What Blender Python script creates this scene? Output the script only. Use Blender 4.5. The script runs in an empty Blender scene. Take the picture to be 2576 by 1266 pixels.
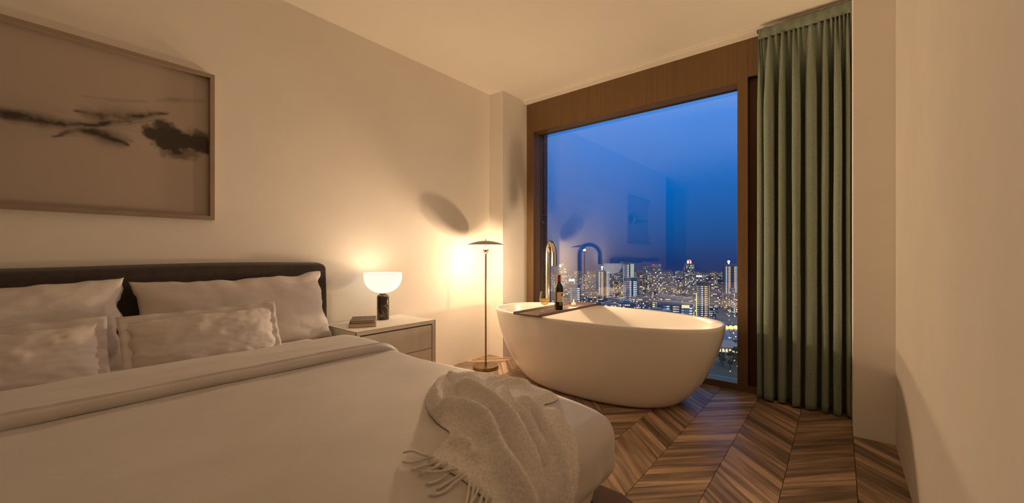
import bpy, bmesh, math, random
from mathutils import Vector, Matrix, noise
from mathutils.geometry import delaunay_2d_cdt
R = math.radians
sc = bpy.context.scene
COL = sc.collection

# ------------------------------------------------------------------ camera
FPX, HORIZON, YAW, EYE = 1003.5, 641.0, 39.39, 1.1
cd = bpy.data.cameras.new('camera'); cam = bpy.data.objects.new('camera', cd); COL.objects.link(cam)
cd.sensor_width = 36.0; cd.lens = 36.0 * FPX / 2576.0
cd.shift_y = (HORIZON - 633.0) / 2576.0
cd.clip_start = 0.02; cd.clip_end = 6000
cam.location = (0, 0, EYE); cam.rotation_euler = (R(90), 0, R(YAW))
sc.camera = cam

# ------------------------------------------------------------------ colour management / sampling
sc.view_settings.view_transform = 'Standard'; sc.view_settings.look = 'None'
sc.view_settings.gamma = 1.0; sc.view_settings.use_curve_mapping = False
sc.view_settings.exposure = 0.14
try:
    sc.cycles.use_denoising = True
    sc.cycles.max_bounces = 9; sc.cycles.diffuse_bounces = 6; sc.cycles.glossy_bounces = 3
    sc.cycles.transmission_bounces = 4; sc.cycles.transparent_max_bounces = 10
    sc.cycles.use_adaptive_sampling = True; sc.cycles.adaptive_threshold = 0.05
    sc.cycles.sample_clamp_indirect = 6.0; sc.cycles.caustics_refractive = False; sc.cycles.caustics_reflective = False
except Exception:
    pass

# ------------------------------------------------------------------ world: dusk sky
wd = bpy.data.worlds.new('dusk_sky'); sc.world = wd; wd.use_nodes = True
nt = wd.node_tree; nt.nodes.clear()
w_out = nt.nodes.new('ShaderNodeOutputWorld'); w_bg = nt.nodes.new('ShaderNodeBackground')
w_tc = nt.nodes.new('ShaderNodeTexCoord'); w_sep = nt.nodes.new('ShaderNodeSeparateXYZ'); w_ramp = nt.nodes.new('ShaderNodeValToRGB')
w_map = nt.nodes.new('ShaderNodeMapRange')
w_map.inputs['From Min'].default_value = -0.25; w_map.inputs['From Max'].default_value = 0.75
nt.links.new(w_tc.outputs['Generated'], w_sep.inputs[0]); nt.links.new(w_sep.outputs['Z'], w_map.inputs['Value'])
nt.links.new(w_map.outputs[0], w_ramp.inputs[0]); nt.links.new(w_ramp.outputs[0], w_bg.inputs['Color']); nt.links.new(w_bg.outputs[0], w_out.inputs[0])
els = w_ramp.color_ramp.elements
for pos, col in ((0.0, (.012, .018, .045)), (.19, (.024, .033, .090)), (.235, (.008, .040, .165)), (.30, (.001, .082, .31)), (.40, (.0, .135, .50)), (.55, (.002, .225, .76)), (1.0, (.006, .26, .85))):
    e = els.new(pos); e.color = (*col, 1)
els.remove(els[0]); els.remove(els[-1])
w_bg.inputs['Strength'].default_value = 1.0

LAMP_COL = (1.0, .69, .40)
CANDLE_W = 17.0
FLOOR_LAMP_W, TABLE_LAMP_W, FLOOR_BULB_W, TABLE_BULB_W = 35.0, 8.5, .5, .7

# ================================================================== helpers
def srgb(r, g, b):
    f = lambda c: (c / 255 / 12.92) if c <= 10 else ((c / 255 + .055) / 1.055) ** 2.4
    return (f(r), f(g), f(b))

def tag(o, label=None, cat=None, group=None, kind=None):
    if label: o['label'] = label
    if cat: o['category'] = cat
    if group: o['group'] = group
    if kind: o['kind'] = kind
    return o

def obj(name, me, mat=None, parent=None, loc=None):
    o = bpy.data.objects.new(name, me); COL.objects.link(o)
    if mat is not None and me is not None and len(me.materials) == 0: me.materials.append(mat)
    if parent is not None: o.parent = parent
    if loc is not None: o.location = loc
    return o

def empty(name, loc=(0, 0, 0), rz=0):
    o = bpy.data.objects.new(name, None); COL.objects.link(o); o.location = loc; o.rotation_euler = (0, 0, rz)
    o.empty_display_size = .1
    return o

def mesh(verts, faces, smooth=False, name='m'):
    me = bpy.data.meshes.new(name); me.from_pydata([tuple(v) for v in verts], [], faces); me.update()
    if smooth: me.polygons.foreach_set('use_smooth', [True] * len(me.polygons))
    return me

class MB:
    """collects verts/faces"""
    def __init__(s): s.v = []; s.f = []
    def add(s, v, f):
        n = len(s.v); s.v += [tuple(p) for p in v]; s.f += [tuple(i + n for i in q) for q in f]; return s
    def box(s, a, b):
        x0, y0, z0 = a; x1, y1, z1 = b
        return s.add([(x0,y0,z0),(x1,y0,z0),(x1,y1,z0),(x0,y1,z0),(x0,y0,z1),(x1,y0,z1),(x1,y1,z1),(x0,y1,z1)],
                     [(0,3,2,1),(4,5,6,7),(0,1,5,4),(1,2,6,5),(2,3,7,6),(3,0,4,7)])
    def lathe(s, prof, n=48, c=(0, 0, 0), capb=False, capt=False):
        v = []; f = []
        for r, z in prof:
            for i in range(n):
                a = 2 * math.pi * i / n; v.append((c[0] + r * math.cos(a), c[1] + r * math.sin(a), c[2] + z))
        for k in range(len(prof) - 1):
            for i in range(n):
                j = (i + 1) % n; f.append((k*n+i, k*n+j, (k+1)*n+j, (k+1)*n+i))
        if capb: f.append(tuple(range(n - 1, -1, -1)))
        if capt: f.append(tuple((len(prof)-1)*n + i for i in range(n)))
        return s.add(v, f)
    def tube(s, pts, rad, n=10, caps=True):
        pts = [Vector(p) for p in pts]; m = len(pts)
        rr = rad if isinstance(rad, (list, tuple)) else [rad] * m
        t0 = (pts[1] - pts[0]).normalized(); up = Vector((0, 0, 1)) if abs(t0.z) < .9 else Vector((1, 0, 0))
        a = t0.cross(up).normalized(); v = []; f = []
        for k in range(m):
            t = (pts[min(k+1, m-1)] - pts[max(k-1, 0)]).normalized()
            a = (a - t * a.dot(t)).normalized(); b = t.cross(a)
            for i in range(n):
                an = 2 * math.pi * i / n; v.append(pts[k] + (a * math.cos(an) + b * math.sin(an)) * rr[k])
        for k in range(m - 1):
            for i in range(n):
                j = (i + 1) % n; f.append((k*n+i, k*n+j, (k+1)*n+j, (k+1)*n+i))
        if caps: f.append(tuple(range(n - 1, -1, -1))); f.append(tuple((m-1)*n + i for i in range(n)))
        return s.add(v, f)
    def me(s, smooth=False, name='m'): return mesh(s.v, s.f, smooth, name)
    def build(s, name, mat, parent=None, smooth=False, loc=None, bevel=0, seg=2, auto=False):
        me = s.me(smooth, name)
        if bevel:
            bm = bmesh.new(); bm.from_mesh(me)
            bmesh.ops.bevel(bm, geom=list(bm.edges), offset=bevel, segments=seg, affect='EDGES', profile=.5)
            bm.to_mesh(me); bm.free()
        if auto:
            bm = bmesh.new(); bm.from_mesh(me)
            for f in bm.faces: f.smooth = True
            for e in bm.edges:
                if len(e.link_faces) == 2 and e.calc_face_angle(0) > R(38): e.smooth = False
            bm.to_mesh(me); bm.free()
        return obj(name, me, mat, parent, loc)

def sstep(a, b, x):
    t = min(1, max(0, (x - a) / (b - a))); return t * t * (3 - 2 * t)

def fbm(x, y, z=0., oct=4):
    return noise.fractal(Vector((x, y, z)), 1.0, 2.0, oct)

# ------------------------------------------------------------------ material builder
class NT:
    def __init__(s, name):
        s.m = bpy.data.materials.new(name); s.m.use_nodes = True; s.t = s.m.node_tree; s.n = s.t.nodes; s.l = s.t.links
        s.n.clear(); s.out = s.n.new('ShaderNodeOutputMaterial')
    def add(s, kind, ins=None, **props):
        nd = s.n.new(kind)
        for k, v in props.items(): setattr(nd, k, v)
        for k, v in (ins or {}).items():
            if hasattr(v, 'links') or isinstance(v, bpy.types.NodeSocket): s.l.new(v, nd.inputs[k])
            else: nd.inputs[k].default_value = v
        return nd
    def surf(s, sock): s.l.new(sock, s.out.inputs['Surface']); return s.m
    def coord(s, which='Object', scale=(1, 1, 1), loc=(0, 0, 0), rot=(0, 0, 0)):
        tc = s.add('ShaderNodeTexCoord')
        mp = s.add('ShaderNodeMapping', {'Vector': tc.outputs[which], 'Scale': scale, 'Location': loc, 'Rotation': rot})
        return mp.outputs[0]
    def noise(s, vec, scale=5., detail=4., rough=.55, dist=0.):
        return s.add('ShaderNodeTexNoise', {'Vector': vec, 'Scale': scale, 'Detail': detail, 'Roughness': rough, 'Distortion': dist})
    def ramp(s, fac, stops, interp='LINEAR'):
        nd = s.add('ShaderNodeValToRGB', {'Fac': fac}); e = nd.color_ramp.elements; nd.color_ramp.interpolation = interp
        while len(e) < len(stops): e.new(.5)
        for k, (p, c) in enumerate(stops):
            e[k].position = p; e[k].color = (*c, 1) if len(c) == 3 else c
        return nd.outputs[0]
    def math(s, op, a, b=0.):
        nd = s.add('ShaderNodeMath', operation=op)
        for i, v in enumerate((a, b)):
            if isinstance(v, bpy.types.NodeSocket): s.l.new(v, nd.inputs[i])
            else: nd.inputs[i].default_value = v
        return nd.outputs[0]
    def mix(s, fac, a, b, mode='MIX'):
        nd = s.add('ShaderNodeMix', data_type='RGBA', blend_type=mode)
        for idx, v in ((0, fac), (6, a), (7, b)):
            if isinstance(v, bpy.types.NodeSocket): s.l.new(v, nd.inputs[idx])
            else: nd.inputs[idx].default_value = v if idx == 0 else (*v[:3], 1)
        return nd.outputs[2]
    def bump(s, h, strength=.2, dist=.01):
        return s.add('ShaderNodeBump', {'Height': h, 'Strength': strength, 'Distance': dist}).outputs[0]
    def bsdf(s, color, rough=.6, normal=None, **kw):
        ins = {'Roughness': rough}
        if isinstance(color, bpy.types.NodeSocket): ins['Base Color'] = color
        else: ins['Base Color'] = (*color, 1)
        if normal is not None: ins['Normal'] = normal
        ins.update(kw)
        return s.add('ShaderNodeBsdfPrincipled', ins).outputs[0]

def m_plain(name, col, rough=.6, metal=0., **kw):
    t = NT(name); return t.surf(t.bsdf(col, rough, Metallic=metal, **kw))

def m_emit(name, col, strength):
    t = NT(name); return t.surf(t.add('ShaderNodeEmission', {'Color': (*col, 1), 'Strength': strength}).outputs[0])

def m_plaster(name, c1, c2, linen=False):
    t = NT(name); v = t.coord('Object')
    n1 = t.noise(v, 2.3, 3, .6)
    n2 = t.noise(t.coord('Object', (90, 90, 6) if linen else (40, 40, 40)), 1., 2, .6)
    col = t.mix(t.ramp(n1.outputs[0], [(.35, (0, 0, 0)), (.68, (1, 1, 1))]), c1, c2)
    col = t.mix(.05, col, n2.outputs['Color'], 'OVERLAY')
    return t.surf(t.add('ShaderNodeBsdfDiffuse', {'Color': col, 'Normal': t.bump(n2.outputs[0], .05, .006)}).outputs[0])

def m_fabric(name, c1, c2, weave=420., rough=.9, sheen=.25, bstr=.25, blotch=6., wrink=0.):
    t = NT(name); v = t.coord('Object')
    n = t.noise(v, blotch, 5, .6); w = t.noise(t.coord('Object', (weave, weave, weave)), 1., 2, .5)
    col = t.mix(t.ramp(n.outputs[0], [(.3, (0, 0, 0)), (.7, (1, 1, 1))]), c1, c2)
    h = w.outputs[0]
    if wrink:
        g = t.noise(t.coord('Object', (5, 2.0, 5), rot=(0, 0, .5)), 1.6, 5, .55, .6)
        h = t.math('ADD', t.math('MULTIPLY', w.outputs[0], .12), t.math('MULTIPLY', g.outputs[0], wrink))
        nrm = t.bump(h, bstr, .02)
    else: nrm = t.bump(h, bstr, .003)
    b = t.add('ShaderNodeBsdfPrincipled', {'Base Color': col, 'Roughness': rough, 'Normal': nrm, 'Sheen Weight': sheen, 'Sheen Roughness': .5})
    return t.surf(b.outputs[0])

def lamp_light(parent, loc, watts, radius, falloff='Linear'):
    ld = bpy.data.lights.new('lamp_light', 'POINT'); ld.energy = watts; ld.color = LAMP_COL; ld.shadow_soft_size = radius
    ld.cycles.use_multiple_importance_sampling = False
    ld.use_nodes = True; n_ = ld.node_tree.nodes; em = next(q for q in n_ if q.type == 'EMISSION')
    fo = n_.new('ShaderNodeLightFalloff'); fo.inputs['Strength'].default_value = 1.0
    ld.node_tree.links.new(fo.outputs[falloff], em.inputs['Strength'])
    lo = bpy.data.objects.new('lamp_light', ld); COL.objects.link(lo); lo.parent = parent; lo.location = loc
    return lo
# ------------------------------------------------------------------ materials
M = {}
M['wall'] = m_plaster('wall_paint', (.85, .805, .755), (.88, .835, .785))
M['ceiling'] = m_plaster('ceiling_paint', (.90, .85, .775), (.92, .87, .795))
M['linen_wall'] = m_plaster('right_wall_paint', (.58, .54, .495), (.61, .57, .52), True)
M['darkhall'] = m_plain('dark_hall_paint', (.36, .32, .28), .8)

def m_wood_floor():
    t = NT('walnut_floor')
    uv = t.add('ShaderNodeUVMap').outputs[0]
    oi = t.add('ShaderNodeObjectInfo').outputs['Random']; isl = t.add('ShaderNodeNewGeometry').outputs['Random Per Island']
    rnd = t.math('FRACT', t.math('ADD', t.math('MULTIPLY', oi, 7.31), t.math('MULTIPLY', isl, 3.17)))
    off = t.add('ShaderNodeCombineXYZ', {'X': t.math('MULTIPLY', rnd, 37.), 'Y': t.math('MULTIPLY', rnd, 91.), 'Z': 0.}).outputs[0]
    p = t.add('ShaderNodeVectorMath', {0: uv, 1: off}, operation='ADD').outputs[0]
    g = t.noise(t.add('ShaderNodeMapping', {'Vector': p, 'Scale': (2.6, 26, 1)}).outputs[0], 1., 6, .6, 1.1)
    st = t.noise(t.add('ShaderNodeMapping', {'Vector': p, 'Scale': (1.3, 15, 1)}).outputs[0], 1., 2, .5, .8)
    fine = t.noise(t.add('ShaderNodeMapping', {'Vector': p, 'Scale': (14, 330, 1)}).outputs[0], 1., 3, .6)
    base = t.ramp(rnd, [(0, (.25, .172, .122)), (.35, (.34, .238, .168)), (.65, (.43, .306, .216)), (1, (.55, .400, .282))])
    streak = t.ramp(st.outputs[0], [(.38, (.45, .42, .40)), (.49, (.85, .85, .85)), (.58, (1.3, 1.28, 1.25))])
    col = t.mix(.85, base, streak, 'MULTIPLY')
    col = t.mix(.55, col, t.ramp(g.outputs[0], [(.3, (.55, .5, .46)), (.6, (1.1, 1.08, 1.05))]), 'MULTIPLY')
    col = t.mix(.22, col, t.ramp(fine.outputs[0], [(.3, (.6, .57, .54)), (.62, (1.1, 1.1, 1.1))]), 'MULTIPLY')
    return t.surf(t.bsdf(col, .42, t.bump(fine.outputs[0], .12, .002), **{'Specular IOR Level': .4}))
M['floor'] = m_wood_floor()
M['floor_joint'] = m_plain('floor_joint', (.02, .013, .009), .8)

def m_bronze():
    t = NT('bronze_frame'); n = t.noise(t.coord('Object', (60, 60, 1.2)), 1., 3, .5)
    col = t.mix(n.outputs[0], (.18, .106, .050), (.26, .156, .074))
    return t.surf(t.bsdf(col, .38, t.bump(n.outputs[0], .04, .002), Metallic=.45))
M['bronze'] = m_bronze()
M['bronze_dark'] = m_plain('bronze_recess', (.10, .045, .022), .42, .4)

def m_glass_pane():
    t = NT('window_glass')
    fr = t.add('ShaderNodeFresnel', {'IOR': 1.55}).outputs[0]
    f2 = t.math('MINIMUM', t.math('MULTIPLY', fr, 1.8), 1.0)
    tr = t.add('ShaderNodeBsdfTransparent', {'Color': (.96, .98, 1, 1)}).outputs[0]
    gl = t.add('ShaderNodeBsdfGlossy', {'Color': (1, 1, 1, 1), 'Roughness': 0.}).outputs[0]
    return t.surf(t.add('ShaderNodeMixShader', {0: f2, 1: tr, 2: gl}).outputs[0])
M['pane'] = m_glass_pane()

def m_marble(name, dark, mid, vein, scale=9.):
    t = NT(name); v = t.coord('Object')
    n = t.noise(v, scale * .8, 5, .6)
    warp = t.add('ShaderNodeVectorMath', {0: v, 1: t.add('ShaderNodeVectorMath', {0: n.outputs['Color'], 1: (.09, .09, .09)}, operation='MULTIPLY').outputs[0]}, operation='ADD').outputs[0]
    vo = t.add('ShaderNodeTexVoronoi', {'Vector': warp, 'Scale': scale}, feature='DISTANCE_TO_EDGE').outputs['Distance']
    vmask = t.ramp(vo, [(0, (1, 1, 1)), (.018, (.35, .35, .35)), (.035, (0, 0, 0))])
    patch = t.noise(v, scale * .5, 3, .5)
    vm = t.math('MULTIPLY', vmask, t.ramp(patch.outputs[0], [(.42, (0, 0, 0)), (.58, (1, 1, 1))]))
    col = t.mix(n.outputs[0], dark, mid); col = t.mix(vm, col, vein)
    return t.surf(t.bsdf(col, .22))
M['marble'] = m_marble('brown_marble', (.030, .018, .012), (.075, .045, .030), (.62, .52, .42), 14.)
M['marble_black'] = m_marble('black_marble', (.010, .008, .009), (.022, .017, .018), (.35, .25, .22), 8.)

M['curtain'] = m_fabric('green_wool', srgb(126, 140, 124), srgb(150, 163, 146), 520., .95, .15, .8, 120.)
M['headboard'] = m_fabric('charcoal_upholstery', srgb(64, 56, 51), srgb(76, 67, 61), 700., .95, .2, .4, 30.)
M['sateen'] = m_fabric('sateen_cotton', (.60, .558, .522), (.64, .597, .56), 900., .55, .35, .30, 4., 1.0)
M['pillow'] = m_fabric('pillow_cotton', (.68, .63, .605), (.72, .67, .645), 900., .62, .3, .22, 4., .8)
M['cushion'] = m_fabric('satin_cushion', (.66, .61, .585), (.71, .655, .63), 900., .60, .3, .10, 4., .6)
M['mattress'] = m_fabric('mattress_cotton', (.66, .60, .54), (.7, .64, .58), 500.)
M['bed_base'] = m_fabric('bed_base_fabric', (.030, .024, .020), (.04, .032, .027), 500.)
def m_fleece():
    t = NT('fleece'); v = t.coord('Object')
    n = t.noise(v, 420., 2, .6); n2 = t.noise(v, 130., 3, .6); n3 = t.noise(v, 14., 3, .5)
    col = t.mix(t.ramp(n2.outputs[0], [(.38, (0, 0, 0)), (.62, (1, 1, 1))]), (.74, .69, .66), (.91, .87, .85))
    col = t.mix(.25, col, t.mix(n3.outputs[0], (.74, .69, .66), (.91, .87, .85)))
    h = t.math('ADD', n.outputs[0], t.math('MULTIPLY', n2.outputs[0], 1.5))
    b = t.add('ShaderNodeBsdfPrincipled', {'Base Color': col, 'Roughness': 1., 'Normal': t.bump(h, .3, .003), 'Sheen Weight': .8, 'Sheen Roughness': .35, 'Specular IOR Level': .1})
    return t.surf(b.outputs[0])
M['fleece'] = m_fleece()
M['yarn'] = m_fabric('fringe_yarn', (.70, .65, .61), (.80, .75, .71), 300., 1., .4, .6, 60.)
M['tub'] = m_plain('tub_enamel', (.91, .885, .85), .25, 0., **{'Coat Weight': .9, 'Coat Roughness': .03})
M['chrome'] = m_plain('polished_nickel', (.78, .74, .68), .10, 1.)
def m_woodgrain(name, c1, c2, sc_=(3, 40, 40), rough=.5):
    t = NT(name); n = t.noise(t.coord('Object', sc_), 1., 5, .6, .7)
    col = t.mix(t.ramp(n.outputs[0], [(.3, (0, 0, 0)), (.7, (1, 1, 1))]), c1, c2)
    return t.surf(t.bsdf(col, rough, t.bump(n.outputs[0], .06, .002)))
M['tray'] = m_woodgrain('tray_oak', (.16, .095, .055), (.24, .15, .09), (40, 3, 40), .5)
M['frame_wood'] = m_woodgrain('picture_frame_wood', (.30, .225, .175), (.36, .275, .215), (30, 4, 4), .6)
M['nightstand'] = m_woodgrain('bleached_oak', (.82, .765, .68), (.90, .85, .765), (14, 14, 1.6), .55)
M['nightstand_gap'] = m_plain('shadow_gap', (.05, .030, .018), .8)
M['nightstand_edge'] = m_plain('nightstand_edge_line', (.17, .115, .075), .7)
M['brass'] = m_plain('antique_brass', (.42, .27, .12), .28, 1.)
M['lamp_bronze'] = m_plain('lamp_bronze', (.30, .20, .10), .32, 1.)
M['dish_top'] = m_plain('lamp_dish_bronze', (.52, .38, .24), .42, .25)
M['dish_under'] = m_plain('lamp_dish_lining', (.85, .80, .70), .5)
def bulb_mat(name, watts, r): return m_emit(name, LAMP_COL, watts / (4 * math.pi ** 2 * r * r))
M['bulb_floor'] = bulb_mat('floor_bulb_glow', FLOOR_BULB_W, .016); M['bulb_table'] = bulb_mat('table_bulb_glow', TABLE_BULB_W, .020)
def m_shade():
    t = NT('opal_shade')
    tr = t.add('ShaderNodeBsdfTranslucent', {'Color': (.60, .68, .80, 1)}).outputs[0]
    df = t.add('ShaderNodeBsdfDiffuse', {'Color': (.82, .86, .9, 1)}).outputs[0]
    em = t.add('ShaderNodeEmission', {'Color': (1., .86, .60, 1), 'Strength': .35}).outputs[0]
    mx = t.add('ShaderNodeMixShader', {0: .45, 1: tr, 2: df}).outputs[0]
    return t.surf(t.add('ShaderNodeAddShader', {0: mx, 1: em}).outputs[0])
M['shade'] = m_shade()
def m_clear(name, col=(1, 1, 1), ior=1.45):
    t = NT(name)
    lw = t.add('ShaderNodeLayerWeight', {'Blend': .5}).outputs['Facing']
    fr = t.math('ADD', t.math('MULTIPLY', t.math('POWER', lw, 3.), .7), .05)
    tr = t.add('ShaderNodeBsdfTransparent', {'Color': (*col, 1)}).outputs[0]
    tr2 = t.add('ShaderNodeBsdfTransparent', {'Color': tuple(c * .7 for c in col) + (1,)}).outputs[0]
    trm = t.add('ShaderNodeMixShader', {0: t.math('POWER', lw, 3.), 1: tr, 2: tr2}).outputs[0]
    gl = t.add('ShaderNodeBsdfGlossy', {'Color': (1, 1, 1, 1), 'Roughness': .01}).outputs[0]
    return t.surf(t.add('ShaderNodeMixShader', {0: fr, 1: trm, 2: gl}).outputs[0])
M['clear'] = m_clear('clear_glass')
def m_wine():
    t = NT('white_wine'); tr = t.add('ShaderNodeBsdfTransparent', {'Color': (.98, .86, .55, 1)}).outputs[0]
    df = t.add('ShaderNodeBsdfTranslucent', {'Color': (.95, .78, .42, 1)}).outputs[0]
    gl = t.add('ShaderNodeBsdfGlossy', {'Roughness': .02}).outputs[0]
    a = t.add('ShaderNodeMixShader', {0: .35, 1: tr, 2: df}).outputs[0]
    return t.surf(t.add('ShaderNodeMixShader', {0: .06, 1: a, 2: gl}).outputs[0])
M['wine_white'] = m_wine()
M['bottle'] = m_plain('bottle_glass', (.006, .008, .005), .06, 0., **{'Coat Weight': .6})
M['capsule'] = m_plain('red_capsule', (.36, .012, .014), .35)
M['paper'] = m_plain('label_paper', (.78, .66, .42), .7)
M['seal_red'] = m_plain('seal_red', (.45, .06, .025), .6)
M['seal_gold'] = m_plain('seal_gold', (.30, .28, .12), .5)
M['ink'] = m_plain('print_ink', (.22, .17, .11), .7)
M['wax'] = m_plain('candle_wax', (.9, .82, .66), .5, 0., **{'Emission Color': (1, .62, .25, 1), 'Emission Strength': .55})
M['flame'] = m_emit('candle_flame', (1., .72, .32), 9.)
M['book_cover'] = m_plain('book_brown_cover', (.115, .055, .030), .5)
M['book_cover2'] = m_plain('book_tan_cover', (.42, .32, .22), .55)
M['pages'] = m_woodgrain('book_pages', (.62, .52, .38), (.74, .64, .49), (6, 6, 400), .8)
M['gilt'] = m_plain('gilt_lettering', (.36, .24, .12), .35, .5)
M['ottoman'] = m_fabric('brown_velvet', (.085, .043, .018), (.12, .062, .028), 300., .9, .05, .3, 30.)

# ================================================================== the room
WX0, WX1, HC = -2.97, .25, 2.856       # left wall, right wall, ceiling
FY = 3.655                             # face of window frame
GY = 3.79                              # glass

def struct(name, mb, mat, parent=None, **kw):
    o = mb.build(name, mat, parent, **kw)
    if parent is None: o['kind'] = 'structure'
    return o
struct('wall_left', MB().box((WX0 - .12, -1.4, 0), (WX0, 3.9, HC + .1)), M['wall'])
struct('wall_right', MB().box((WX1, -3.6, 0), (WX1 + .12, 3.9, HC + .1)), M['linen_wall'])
struct('wall_back', MB().box((-4.6, -3.6, 0), (WX1, -3.5, HC + .1)), M['darkhall'])
struct('wall_hall', MB().box((-4.6, -3.5, 0), (-4.5, -1.4, HC + .1)).box((-4.5, -1.4, 0), (WX0 - .12, -1.3, HC + .1)), M['darkhall'])
struct('ceiling', MB().box((-4.6, -3.6, HC), (WX1 + .12, 3.60, HC + .12)), M['ceiling'])
struct('wall_column_left', MB().box((WX0, 3.235, 0), (-2.782, 3.9, HC)), M['wall'])
struct('wall_column_right', MB().box((.064, 3.18, 0), (WX1, 3.9, HC)), M['wall'])
tr = struct('trim_1', MB().box((-2.782, 3.60, HC - .034), (.064, 3.9, HC + .12)), M['ceiling'])
obj('lip', MB().box((-2.782, 3.588, HC - .010), (.064, 3.60, HC + .004)).me(), M['ceiling'], tr)

# floor with chevron planks
fl = struct('floor', MB().box((-4.6, -3.6, -.12), (WX1 + .12, 3.9, -.013)), M['floor_joint'])
CW, PY, XB = .2735, .070, -.757        # column width, pitch along y, a seam position
gap = .0011
def plank_pts(k, y):
    x0, x1 = XB + k * CW + gap, XB + (k + 1) * CW - gap
    up = 1 if k % 2 == 0 else -1       # direction of the grain, alternating
    ya, yb = (y, y + up * CW)
    return [(x0, ya + gap), (x1, yb + gap), (x1, yb + PY - gap), (x0, ya + PY - gap)]
def plank_mesh(P, name='plank'):
    b = .0008
    cx = sum(p[0] for p in P) / 4; cy = sum(p[1] for p in P) / 4
    T = [(x + (cx - x) * .006, y + (b if i < 2 else -b)) for i, (x, y) in enumerate(P)]
    v = [(x, y, -.012) for x, y in P] + [(x, y, -.0008) for x, y in P] + [(x, y, 0) for x, y in T]
    f = [(8, 9, 10, 11)]
    for a, c in ((0, 4), (4, 8)):
        for i in range(4): j = (i + 1) % 4; f.append((a + i, a + j, c + j, c + i))
    return v, f
def set_uv(me, fn):
    uv = me.uv_layers.new(name='UVMap')
    for lp in me.loops: uv.data[lp.index].uv = fn(me.vertices[lp.vertex_index].co)
planks = []
for k in range(-14, 4):
    for j in range(-8, 64):
        y = -.28 + j * PY + (.0 if k % 2 == 0 else 0)
        ys = y if k % 2 == 0 else y + CW
        P = plank_pts(k, ys)
        cx = sum(p[0] for p in P) / 4; cy = sum(p[1] for p in P) / 4
        if cy > 3.86 or cy < -.3: continue
        planks.append((k, P, cx, cy))
def plank_rank(q):
    k, P, cx, cy = q
    s, c = math.sin(R(YAW)), math.cos(R(YAW))
    d = -s * cx + c * cy; r = c * cx + s * cy
    if d < .5: return 99
    u = 1288 + FPX * r / d; v = HORIZON + FPX * EYE / d
    hid = (u < 1100) or v > 1330 or u > 2330
    hid = hid or (cx < -.58 and cy < 1.55)                        # under the bed
    hid = hid or cy > 3.75 or (((cx + 1.59) / .62) ** 2 + ((cy - 3.05) / .36) ** 2 < 1)   # under the tub
    return (50 if hid else 0) + d
planks.sort(key=plank_rank)
proto = {}
for k, P, cx, cy in planks[:300]:
    key = k % 2
    if key not in proto:
        v, f = plank_mesh([(x - P[0][0], y - P[0][1]) for x, y in P])
        me = mesh(v, f, name='plank'); me.materials.append(M['floor'])
        a = math.atan2(CW if k % 2 == 0 else -CW, CW)
        set_uv(me, lambda co, a=a: (co.x * math.cos(a) + co.y * math.sin(a), -co.x * math.sin(a) + co.y * math.cos(a)))
        proto[key] = me
    o = obj('plank', proto[key], None, fl, (P[0][0], P[0][1], 0))
V, Fc, UVA = [], [], []
for k, P, cx, cy in planks[300:]:
    v, f = plank_mesh(P); n = len(V); V += v; Fc += [tuple(i + n for i in q) for q in f]
    a = math.pi / 4 * (1 if k % 2 == 0 else -1); UVA += [a] * 12
me = mesh(V, Fc, name='plank_field'); me.materials.append(M['floor'])
uv = me.uv_layers.new(name='UVMap')
for lp in me.loops:
    a = UVA[lp.vertex_index]; co = me.vertices[lp.vertex_index].co
    uv.data[lp.index].uv = (co.x * math.cos(a) + co.y * math.sin(a), -co.x * math.sin(a) + co.y * math.cos(a))
tag(obj('plank_field', me, None, fl), kind='stuff')

# window: bronze frame, pane, marble pilaster outside
OX0, OX1, OZ0, OZ1 = -2.685, -.640, .055, 2.492
win = empty('window_1', (0, 0, 0)); tag(win, 'tall picture window in a bronze frame behind the bathtub', kind='structure')
zt = HC - .034
MB().box((-2.782, FY, 0), (OX0, GY + .05, zt)).build('jamb', M['bronze'], win, bevel=.0015, seg=1)
MB().box((OX1, FY, 0), (-.565, GY + .05, zt)).build('mullion', M['bronze'], win, bevel=.0015, seg=1)
MB().box((OX0, FY, OZ1), (OX1, GY + .05, zt)).build('header', M['bronze'], win)
MB().box((OX0, FY, 0), (OX1, GY + .05, OZ0)).build('sill', M['bronze'], win)
MB().box((-.565, FY, 2.52), (.064, GY + .05, zt)).build('side_header', M['bronze'], win)
MB().box((-.565, FY, 0), (.064, GY + .05, .05)).build('side_sill', M['bronze'], win)
MB().box((-.565, FY + .045, .05), (.064, GY + .05, 2.52)).build('side_panel', M['bronze_dark'], win)
MB().box((OX0, GY - .004, OZ0), (OX1, GY + .004, OZ1)).build('pane', M['pane'], win)
# keep only the front surface of the pane so the reflection stays single
pm = win.children[-1].data
bm = bmesh.new(); bm.from_mesh(pm)
bmesh.ops.delete(bm, geom=[f for f in bm.faces if abs(f.normal.y) < .5 or f.calc_center_median().y > GY], context='FACES'); bm.to_mesh(pm); bm.free()
MB().box((OX0 - .02, GY + .05, -.3), (OX0 + .012, GY + .13, OZ1 + .3)).build('marble_pilaster', M['marble_black'], win)

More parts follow.
